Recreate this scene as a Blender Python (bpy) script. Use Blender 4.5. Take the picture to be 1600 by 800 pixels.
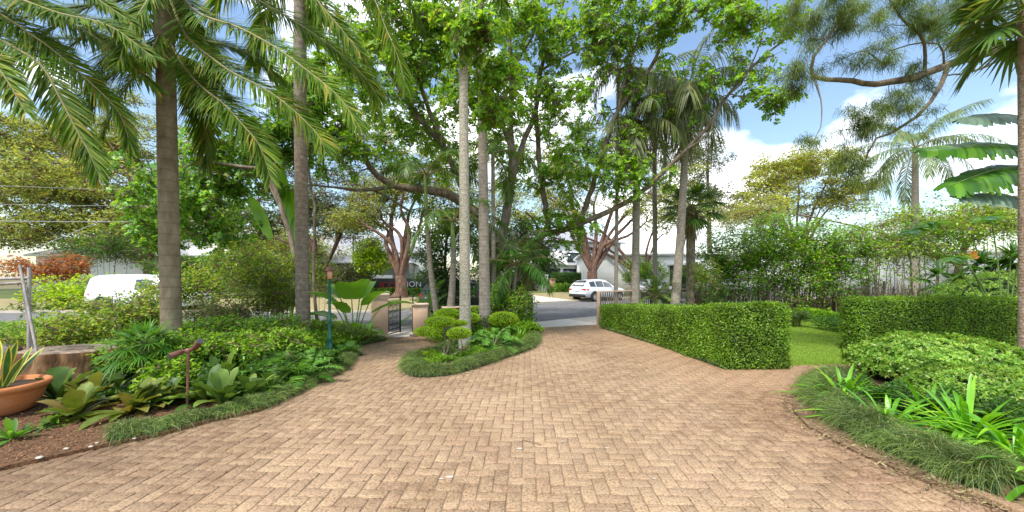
import bpy, math
import numpy as np
from mathutils import Vector
for o in list(bpy.data.objects): bpy.data.objects.remove(o)
SC = bpy.context.scene
COL = SC.collection
R = math.radians
# ------------------------------------------------ camera, sky, sun, exposure
EYE, HOR, FPX = 1.68, 436.0, 585.0
cam = bpy.data.cameras.new('camera'); camo = bpy.data.objects.new('camera', cam); COL.objects.link(camo)
camo.location = (0, 0, EYE); camo.rotation_euler = (R(90), 0, 0)
cam.sensor_width = 36; cam.lens = FPX / 1600 * 36; cam.shift_y = (HOR - 400) / 1600
cam.clip_start = 0.05; cam.clip_end = 3000
SC.camera = camo
SUN_EL, SUN_AZ = R(58), R(215)      # azimuth clockwise from +Y
w = bpy.data.worlds.new('World'); SC.world = w; w.use_nodes = True
nt = w.node_tree; nt.nodes.clear()
def N(t, **k):
    n = nt.nodes.new(t)
    for a, b in k.items(): setattr(n, a, b)
    return n
def Lk(a, b): nt.links.new(a, b)
out = N('ShaderNodeOutputWorld'); bg = N('ShaderNodeBackground'); sky = N('ShaderNodeTexSky', sky_type='NISHITA')
sky.sun_disc = False; sky.sun_elevation = SUN_EL; sky.sun_rotation = SUN_AZ; sky.air_density = 1.3; sky.dust_density = .8; sky.ozone_density = 2.0
tc = N('ShaderNodeTexCoord'); mp = N('ShaderNodeMapping'); mp.inputs['Location'].default_value = (0.35, 1.1, 0.55); mp.inputs['Scale'].default_value = (1, 1, 2.0)
no = N('ShaderNodeTexNoise'); no.inputs['Scale'].default_value = 2.6; no.inputs['Detail'].default_value = 9; no.inputs['Roughness'].default_value = .52
cr = N('ShaderNodeValToRGB'); cr.color_ramp.elements[0].position = .50; cr.color_ramp.elements[1].position = .64
no2 = N('ShaderNodeTexNoise'); no2.inputs['Scale'].default_value = 5; no2.inputs['Detail'].default_value = 6
cc = N('ShaderNodeValToRGB'); cc.color_ramp.elements[0].position = .3; cc.color_ramp.elements[1].position = .62
cc.color_ramp.elements[0].color = (8.6, 9.0, 9.9, 1); cc.color_ramp.elements[1].color = (13.0, 13.1, 13.3, 1)
mx = N('ShaderNodeMix', data_type='RGBA')
Lk(tc.outputs['Generated'], mp.inputs['Vector']); Lk(mp.outputs[0], no.inputs['Vector']); Lk(mp.outputs[0], no2.inputs['Vector'])
acc = no.outputs['Fac']
for px_, py_, wd_, am_ in [(1185, 232, .15, .16), (1130, 262, .10, .12), (1400, 150, .13, .10), (1540, 185, .13, .12), (1335, 90, .10, .06), (1240, 30, .22, -.16), (1150, 130, .12, -.14), (1500, 20, .2, -.10), (1250, 165, .06, -.06), (100, 120, .35, -.10), (1330, 300, .12, -.06), (1560, 100, .06, -.10), (30, 170, .08, .12), (330, 180, .12, -.06), (850, 60, .5, .03)]:
    dv = Vector(((px_ - 800) / FPX, 1, (HOR - py_) / FPX)).normalized(); nv = N('ShaderNodeVectorMath', operation='NORMALIZE'); Lk(tc.outputs['Generated'], nv.inputs[0]); dp = N('ShaderNodeVectorMath', operation='DOT_PRODUCT'); Lk(nv.outputs[0], dp.inputs[0]); dp.inputs[1].default_value = dv
    m1 = N('ShaderNodeMapRange', interpolation_type='SMOOTHSTEP'); Lk(dp.outputs['Value'], m1.inputs[0]); m1.inputs[1].default_value = math.cos(wd_ * 1.6); m1.inputs[2].default_value = math.cos(wd_ * .35); m1.inputs[3].default_value = 0; m1.inputs[4].default_value = am_
    ad_ = N('ShaderNodeMath', operation='ADD'); Lk(acc, ad_.inputs[0]); Lk(m1.outputs[0], ad_.inputs[1]); acc = ad_.outputs[0]
Lk(acc, cr.inputs[0]); Lk(no2.outputs['Fac'], cc.inputs[0])
Lk(cr.outputs[0], mx.inputs[0]); Lk(sky.outputs[0], mx.inputs[6]); Lk(cc.outputs[0], mx.inputs[7])
Lk(mx.outputs[2], bg.inputs[0]); bg.inputs[1].default_value = 0.108; Lk(bg.outputs[0], out.inputs[0])
sl = bpy.data.lights.new('sun', 'SUN'); so = bpy.data.objects.new('sun', sl); COL.objects.link(so)
sl.energy = 2.2; sl.angle = R(10); sl.color = (1, .95, .87)
_d = Vector((math.sin(SUN_AZ) * math.cos(SUN_EL), math.cos(SUN_AZ) * math.cos(SUN_EL), math.sin(SUN_EL)))
so.rotation_euler = _d.to_track_quat('Z', 'Y').to_euler(); so.location = (0, -10, 30)
SC.view_settings.view_transform = 'Standard'; SC.view_settings.look = 'None'; SC.view_settings.gamma = 1
SC.view_settings.exposure = 1.2
SC.render.engine = 'CYCLES'
SC.cycles.max_bounces = 7; SC.cycles.diffuse_bounces = 4; SC.cycles.glossy_bounces = 2; SC.cycles.transmission_bounces = 5; SC.cycles.transparent_max_bounces = 4
SC.cycles.caustics_reflective = False; SC.cycles.caustics_refractive = False

# ------------------------------------------------ helpers
def P(px, py, d): return np.array([(px - 800) * d / FPX, d, EYE - (py - HOR) * d / FPX])
def G(px, py):
    d = EYE * FPX / (py - HOR); return np.array([(px - 800) * d / FPX, d, 0.0])
def nrm(a):
    a = np.asarray(a, float); return a / np.maximum(np.linalg.norm(a, axis=-1, keepdims=True), 1e-9)
RS = np.random.RandomState
UP = np.array([0, 0, 1.0])
def ru(r, n): return nrm(r.normal(size=(n, 3)))
def cat(pts, n):
    p = np.asarray(pts, float)
    if len(p) == 2: 
        t = np.linspace(0, 1, n)[:, None]; return p[0] * (1 - t) + p[1] * t
    q = np.vstack([2 * p[0] - p[1], p, 2 * p[-1] - p[-2]]); m = len(p) - 1
    u = np.linspace(0, m, n); i = np.minimum(u.astype(int), m - 1); t = (u - i)[:, None]
    a, b, c, d = q[i], q[i + 1], q[i + 2], q[i + 3]
    return .5 * (2 * b + (c - a) * t + (2 * a - 5 * b + 4 * c - d) * t ** 2 + (3 * b - a - 3 * c + d) * t ** 3)
class MB:
    def __init__(s): s.v = []; s.f = []; s.n = 0
    def add(s, V, F, m=0):
        V = np.asarray(V, float).reshape(-1, 3); F = np.asarray(F, np.int64)
        if len(V) == 0 or len(F) == 0: return s
        s.v.append(V); s.f.append((F + s.n, m)); s.n += len(V); return s
    def ngon(s, pts, m=0): return s.add(pts, [list(range(len(pts)))], m)
    def mesh(s, name, org=None):
        me = bpy.data.meshes.new(name)
        V = np.vstack(s.v) if s.v else np.zeros((0, 3))
        if org is not None: V = V - np.asarray(org)
        me.vertices.add(len(V)); me.vertices.foreach_set('co', V.astype(np.float32).ravel())
        idx = np.concatenate([f.ravel() for f, m in s.f]); cnt = np.concatenate([np.full(len(f), f.shape[1]) for f, m in s.f])
        mi = np.concatenate([np.full(len(f), m) for f, m in s.f])
        me.loops.add(len(idx)); me.loops.foreach_set('vertex_index', idx.astype(np.int32))
        me.polygons.add(len(cnt)); st = np.concatenate([[0], np.cumsum(cnt)[:-1]])
        me.polygons.foreach_set('loop_start', st.astype(np.int32))
        me.polygons.foreach_set('material_index', mi.astype(np.int32))
        me.update(calc_edges=True); me.validate(); return me
def setp(o, label=None, cat_=None, group=None, kind=None):
    if label: o['label'] = label
    if cat_: o['category'] = cat_
    if group: o['group'] = group
    if kind: o['kind'] = kind
    return o
def thing(name, label, cat_, loc=(0, 0, 0), group=None, rz=0):
    o = bpy.data.objects.new(name, None); COL.objects.link(o); o.location = tuple(float(c) for c in loc); o.rotation_euler[2] = rz; o.empty_display_size = .2
    return setp(o, label, cat_, group)
def part(name, mb, mat, parent=None, smooth=False, local=False, loc=None, label=None):
    org = None
    if parent is not None and not local:
        org = np.array(parent.location); q = parent.parent
        while q is not None: org = org + np.array(q.location); q = q.parent
    me = mb.mesh(name, org)
    for m in (mat if isinstance(mat, (list, tuple)) else [mat]): me.materials.append(m)
    if smooth: me.polygons.foreach_set('use_smooth', np.ones(len(me.polygons), bool))
    o = bpy.data.objects.new(name, me); COL.objects.link(o); o.parent = parent
    if loc is not None: o.location = tuple(loc)
    if label: o['label'] = label
    return o
def single(name, mb, mat, label, cat_, loc=None, group=None, smooth=False, kind=None):
    return setp(part(name, mb, mat, None, smooth, True, loc), label, cat_, group, kind)
def struct(name, mb, mat, smooth=False, kind='structure'):
    o = part(name, mb, mat, None, smooth, True); o['kind'] = kind; return o
def dup(o, parent=None, loc=None, rz=None, label=None, group=None, sc=None):
    c = o.copy(); COL.objects.link(c); c.parent = parent
    if loc is not None: c.location = tuple(float(x) for x in loc)
    if rz is not None: c.rotation_euler[2] = rz
    if sc is not None: c.scale = (sc,) * 3 if np.isscalar(sc) else sc
    if label: c['label'] = label
    if group: c['group'] = group
    for ch in o.children: dup(ch, c)
    return c
def box(mb, c, s, rz=0, m=0, ax=None):
    c = np.asarray(c, float); h = np.asarray(s, float) / 2
    V = np.array([[x, y, z] for x in (-1, 1) for y in (-1, 1) for z in (-1, 1)]) * h
    if ax is not None: V = V @ np.asarray(ax)
    co, si = math.cos(rz), math.sin(rz); V = V @ np.array([[co, si, 0], [-si, co, 0], [0, 0, 1]]) + c
    return mb.add(V, [[0, 1, 3, 2], [4, 6, 7, 5], [0, 4, 5, 1], [2, 3, 7, 6], [0, 2, 6, 4], [1, 5, 7, 3]], m)
def bbox(mb, c, s, rz=0, b=.01, m=0):
    """box with chamfered edges"""
    c = np.asarray(c, float); h = np.asarray(s, float) / 2; b = min(b, h.min() * .45)
    V = []
    for z in (-1, 1):
        for k, zz in ((b, h[2]), (0, h[2] - b)) if z > 0 else ((0, h[2] - b), (b, h[2])):
            pass
    prof = [(b, -h[2]), (0, -h[2] + b), (0, h[2] - b), (b, h[2])]
    for k, z in prof:
        x, y = h[0] - k, h[1] - k; e = b
        for sx, sy in ((x - e, -y), (x, -y + e), (x, y - e), (x - e, y), (-x + e, y), (-x, y - e), (-x, -y + e), (-x + e, -y)): V.append((sx, sy, z))
    V = np.array(V); co, si = math.cos(rz), math.sin(rz); V = V @ np.array([[co, si, 0], [-si, co, 0], [0, 0, 1]]) + c
    F = [[r * 8 + i, r * 8 + (i + 1) % 8, r * 8 + 8 + (i + 1) % 8, r * 8 + 8 + i] for r in range(3) for i in range(8)]
    mb.add(V, F, m); n = len(V)
    mb.add(V[:8][::-1], [list(range(8))], m); mb.add(V[24:], [list(range(8))], m); return mb
def tube(mb, pts, r, ns=8, cap=True, m=0, n=None, wob=0, rng=None):
    pts = np.asarray(pts, float)
    if n: 
        rr = np.asarray(r, float) if not np.isscalar(r) else np.array([r, r])
        r = np.interp(np.linspace(0, 1, n), np.linspace(0, 1, len(rr)), rr); pts = cat(pts, n)
    k = len(pts); r = np.full(k, r) if np.isscalar(r) else np.asarray(r, float)
    if len(r) != k: r = np.interp(np.linspace(0, 1, k), np.linspace(0, 1, len(r)), r)
    T = nrm(np.gradient(pts, axis=0)); a = np.cross(T[0], UP if abs(T[0][2]) < .9 else np.array([1.0, 0, 0])); a = nrm(a)
    th = np.arange(ns) / ns * 2 * math.pi; V = np.zeros((k, ns, 3))
    for i in range(k):
        a = nrm(a - T[i] * (a @ T[i])); b = np.cross(T[i], a)
        rad = r[i] * (1 + (wob * rng.uniform(-1, 1, ns) if wob else 0))
        V[i] = pts[i] + (np.cos(th) * rad)[:, None] * a + (np.sin(th) * rad)[:, None] * b
    i, j = np.meshgrid(np.arange(k - 1), np.arange(ns), indexing='ij'); j2 = (j + 1) % ns
    F = np.stack([i * ns + j, i * ns + j2, (i + 1) * ns + j2, (i + 1) * ns + j], -1).reshape(-1, 4)
    mb.add(V.reshape(-1, 3), F, m)
    if cap: mb.add(V[0][::-1], [list(range(ns))], m); mb.add(V[-1], [list(range(ns))], m)
    return mb
def cones(mb, A, B, ra, rb, ns=3, m=0):
    A = np.asarray(A, float); B = np.asarray(B, float); n = len(A)
    if n == 0: return mb
    T = nrm(B - A); a = nrm(np.cross(T, np.array([.3, .5, .81]))); b = np.cross(T, a); V = []
    ra = np.broadcast_to(ra, (n,)); rb = np.broadcast_to(rb, (n,))
    for Q, rr in ((A, ra), (B, rb)):
        for i in range(ns):
            t = i / ns * 2 * math.pi; V.append(Q + (a * math.cos(t) + b * math.sin(t)) * rr[:, None])
    V = np.stack(V, 1).reshape(-1, 3); k = np.arange(n)[:, None] * 2 * ns
    F = np.concatenate([np.hstack([k + i, k + (i + 1) % ns, k + ns + (i + 1) % ns, k + ns + i]) for i in range(ns)])
    return mb.add(V, F, m)
def leaf(mb, B, D, Nn, L, W, fold=.25, droop=.18, m=0, wide=.45):
    B = np.asarray(B, float); D = nrm(D); S = nrm(np.cross(D, Nn)); N2 = np.cross(S, D); n = len(B)
    L = np.broadcast_to(L, (n,))[:, None]; W = np.broadcast_to(W, (n,))[:, None]
    V = np.stack([B, B + D * L * wide + S * W / 2 + N2 * W * fold, B + D * L - N2 * L * droop, B + D * L * wide - S * W / 2 + N2 * W * fold], 1).reshape(-1, 3)
    return mb.add(V, np.arange(n * 4).reshape(n, 4), m)
def ribbon(mb, B, D, L, W, k=3, droop=.3, prof=None, side=None, m=0, fold=0, g=None):
    """long leaves: k quads each, drooping by t^2"""
    B = np.asarray(B, float); D = nrm(D); n = len(B)
    L = np.broadcast_to(L, (n,)).astype(float); W = np.broadcast_to(W, (n,)).astype(float); droop = np.broadcast_to(droop, (n,)).astype(float)
    S = nrm(np.cross(D, UP + .01)) if side is None else nrm(side)
    prof = prof or (lambda t: np.sin(np.pi * (0.12 + .86 * t)) ** .7)
    t = np.linspace(0, 1, k + 1); rows = []
    for ti in t:
        c = B + D * (L * ti)[:, None]; c = c + (UP if g is None else g) * (-(droop * L * ti ** 2))[:, None]
        ww = (W * prof(ti) / 2)[:, None]
        if fold:
            rows += [c - S * ww + UP * ww * fold, c, c + S * ww + UP * ww * fold]
        else: rows += [c - S * ww, c + S * ww]
    q = 3 if fold else 2
    V = np.stack(rows, 1).reshape(-1, 3); b = np.arange(n)[:, None] * (q * (k + 1)); F = []
    for i in range(k):
        for j in range(q - 1):
            o = i * q + j; F.append(np.hstack([b + o, b + o + 1, b + o + 1 + q, b + o + q]))
    return mb.add(V, np.concatenate(F), m)
def lathe(mb, c, prof, ns=24, m=0, jit=None):
    c = np.asarray(c, float); th = np.arange(ns) / ns * 2 * math.pi; V = []
    for r, z in prof:
        rr = r if jit is None else r * jit
        V.append(np.stack([np.cos(th) * rr, np.sin(th) * rr, np.full(ns, z)], 1) + c)
    k = len(prof); i, j = np.meshgrid(np.arange(k - 1), np.arange(ns), indexing='ij'); j2 = (j + 1) % ns
    F = np.stack([i * ns + j, i * ns + j2, (i + 1) * ns + j2, (i + 1) * ns + j], -1).reshape(-1, 4)
    return mb.add(np.concatenate(V), F, m)
def ellipsoid(mb, c, r, nu=16, nv=9, m=0, jit=0, rng=None):
    pr = [(math.sin(math.pi * i / (nv - 1)) + 1e-4, -math.cos(math.pi * i / (nv - 1))) for i in range(nv)]
    q = MB(); lathe(q, (0, 0, 0), pr, nu); V = q.v[0]
    if jit: V = V * (1 + jit * rng.uniform(-1, 1, (len(V), 1)))
    return mb.add(V * np.asarray(r) + np.asarray(c), q.f[0][0], m)
def slab(mb, pts, z0, z1, m=0):
    p = [np.array([a[0], a[1], 0]) for a in pts]; n = len(p)
    mb.add([q + UP * z1 for q in p], [list(range(n))], m)
    V = [q + UP * z0 for q in p] + [q + UP * z1 for q in p]
    return mb.add(V, [[i, (i + 1) % n, n + (i + 1) % n, n + i] for i in range(n)], m)
def inpoly(x, y, poly):
    c = np.zeros(len(x), bool); n = len(poly)
    for i in range(n):
        x1, y1 = poly[i][0], poly[i][1]; x2, y2 = poly[(i + 1) % n][0], poly[(i + 1) % n][1]
        k = ((y1 > y) != (y2 > y)) & (x < (x2 - x1) * (y - y1) / (y2 - y1 + 1e-12) + x1); c ^= k
    return c

# ------------------------------------------------ materials
def newmat(name):
    m = bpy.data.materials.new(name); m.use_nodes = True; t = m.node_tree; t.nodes.clear(); return m, t
def nd(t, ty, **k):
    n = t.nodes.new(ty)
    for a, b in k.items(): setattr(n, a, b)
    return n
def ramp(t, cols, pos=None, interp='LINEAR'):
    n = nd(t, 'ShaderNodeValToRGB'); n.color_ramp.interpolation = interp; e = n.color_ramp.elements
    pos = pos or [i / (len(cols) - 1) for i in range(len(cols))]
    while len(e) < len(cols): e.new(.5)
    for i, c in enumerate(cols): e[i].position = pos[i]; e[i].color = (*c[:3], 1)
    return n
def leafmat(name, cols, trans=.38, rough=.42, spec=.4, ns=1.2, pos=None, tcol=1.35, nlo=.72, nhi=1.25):
    if name.split('_')[0] not in ('olive', 'golden', 'dead', 'orange', 'copper', 'variegated', 'fallen', 'blue', 'lawn', 'yellow', 'mondo'): cols = [(c[0] * 1.16, c[1] * 1.10, c[2] * 1.0) for c in cols]
    m, t = newmat(name); l = t.links.new
    o = nd(t, 'ShaderNodeOutputMaterial'); g = nd(t, 'ShaderNodeNewGeometry'); cr = ramp(t, cols, pos)
    l(g.outputs['Random Per Island'], cr.inputs[0])
    tc = nd(t, 'ShaderNodeTexCoord'); no = nd(t, 'ShaderNodeTexNoise'); no.inputs['Scale'].default_value = ns; no.inputs['Detail'].default_value = 2
    l(tc.outputs['Object'], no.inputs['Vector'])
    mr = nd(t, 'ShaderNodeMapRange'); l(no.outputs['Fac'], mr.inputs[0]); mr.inputs[1].default_value = .32; mr.inputs[2].default_value = .68; mr.inputs[3].default_value = nlo; mr.inputs[4].default_value = nhi
    vm = nd(t, 'ShaderNodeVectorMath', operation='SCALE'); l(cr.outputs[0], vm.inputs[0]); l(mr.outputs[0], vm.inputs['Scale'])
    p = nd(t, 'ShaderNodeBsdfPrincipled'); l(vm.outputs[0], p.inputs['Base Color']); p.inputs['Roughness'].default_value = rough; p.inputs['Specular IOR Level'].default_value = spec
    tr = nd(t, 'ShaderNodeBsdfTranslucent'); v2 = nd(t, 'ShaderNodeVectorMath', operation='MULTIPLY'); l(vm.outputs[0], v2.inputs[0]); v2.inputs[1].default_value = (tcol * 1.25, tcol * 1.1, tcol * .55); l(v2.outputs[0], tr.inputs['Color'])
    mix = nd(t, 'ShaderNodeMixShader'); mix.inputs[0].default_value = trans; l(p.outputs[0], mix.inputs[1]); l(tr.outputs[0], mix.inputs[2]); l(mix.outputs[0], o.inputs[0])
    return m
def mat(name, cols, ns=6, rough=.8, bump=.3, bs=30, det=6, island=0, metal=0, spec=.3, stretch=(1, 1, 1), rings=0, ringc=None, bd=.02, coat=0, pos=None):
    """noise-coloured material; island: amount of random tint per piece; rings: horizontal ring spacing"""
    m, t = newmat(name); l = t.links.new
    o = nd(t, 'ShaderNodeOutputMaterial'); p = nd(t, 'ShaderNodeBsdfPrincipled'); l(p.outputs[0], o.inputs[0])
    p.inputs['Roughness'].default_value = rough; p.inputs['Metallic'].default_value = metal; p.inputs['Specular IOR Level'].default_value = spec
    p.inputs['Coat Weight'].default_value = coat
    tc = nd(t, 'ShaderNodeTexCoord'); mp = nd(t, 'ShaderNodeMapping'); mp.inputs['Scale'].default_value = stretch; l(tc.outputs['Object'], mp.inputs[0])
    no = nd(t, 'ShaderNodeTexNoise'); no.inputs['Scale'].default_value = ns; no.inputs['Detail'].default_value = det; no.inputs['Roughness'].default_value = .6; l(mp.outputs[0], no.inputs['Vector'])
    cr = ramp(t, cols, pos or [.3 + .4 * i / max(1, len(cols) - 1) for i in range(len(cols))]); l(no.outputs['Fac'], cr.inputs[0]); c = cr.outputs[0]
    if island:
        g = nd(t, 'ShaderNodeNewGeometry'); mr = nd(t, 'ShaderNodeMapRange'); l(g.outputs['Random Per Island'], mr.inputs[0]); mr.inputs[3].default_value = 1 - island; mr.inputs[4].default_value = 1 + island
        v = nd(t, 'ShaderNodeVectorMath', operation='SCALE'); l(c, v.inputs[0]); l(mr.outputs[0], v.inputs['Scale']); c = v.outputs[0]
    hgt = None
    if rings:
        wv = nd(t, 'ShaderNodeTexWave', bands_direction='Z', wave_profile='SAW'); wv.inputs['Scale'].default_value = .314 / rings; wv.inputs['Distortion'].default_value = .8; wv.inputs['Detail'].default_value = 1.5; wv.inputs['Detail Scale'].default_value = 3
        l(tc.outputs['Object'], wv.inputs['Vector']); r2 = ramp(t, [ringc or (.4, .4, .4), (1, 1, 1)], [.03, .16]); l(wv.outputs['Fac'], r2.inputs[0])
        v = nd(t, 'ShaderNodeMix', data_type='RGBA', blend_type='MULTIPLY'); v.inputs[0].default_value = 1; l(c, v.inputs[6]); l(r2.outputs[0], v.inputs[7]); c = v.outputs[2]; hgt = r2.outputs[0]
    l(c, p.inputs['Base Color'])
    if bump:
        n2 = nd(t, 'ShaderNodeTexNoise'); n2.inputs['Scale'].default_value = bs; n2.inputs['Detail'].default_value = 5; l(mp.outputs[0], n2.inputs['Vector'])
        b = nd(t, 'ShaderNodeBump'); b.inputs['Strength'].default_value = bump; b.inputs['Distance'].default_value = bd; l(n2.outputs['Fac'], b.inputs['Height']); l(b.outputs[0], p.inputs['Normal'])
        if hgt is not None:
            b2 = nd(t, 'ShaderNodeBump'); b2.inputs['Strength'].default_value = .6; b2.inputs['Distance'].default_value = .015; l(hgt, b2.inputs['Height']); l(b.outputs[0], b2.inputs['Normal']); l(b2.outputs[0], p.inputs['Normal'])
    return m
def plain(name, c, rough=.5, metal=0, spec=.5, coat=0): return mat(name, [tuple(x * .94 for x in c), tuple(min(1, x * 1.05) for x in c)], 3, rough, 0, metal=metal, spec=spec, coat=coat)
GREEN = [(.03, .085, .014), (.055, .15, .02), (.10, .24, .03)]
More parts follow.
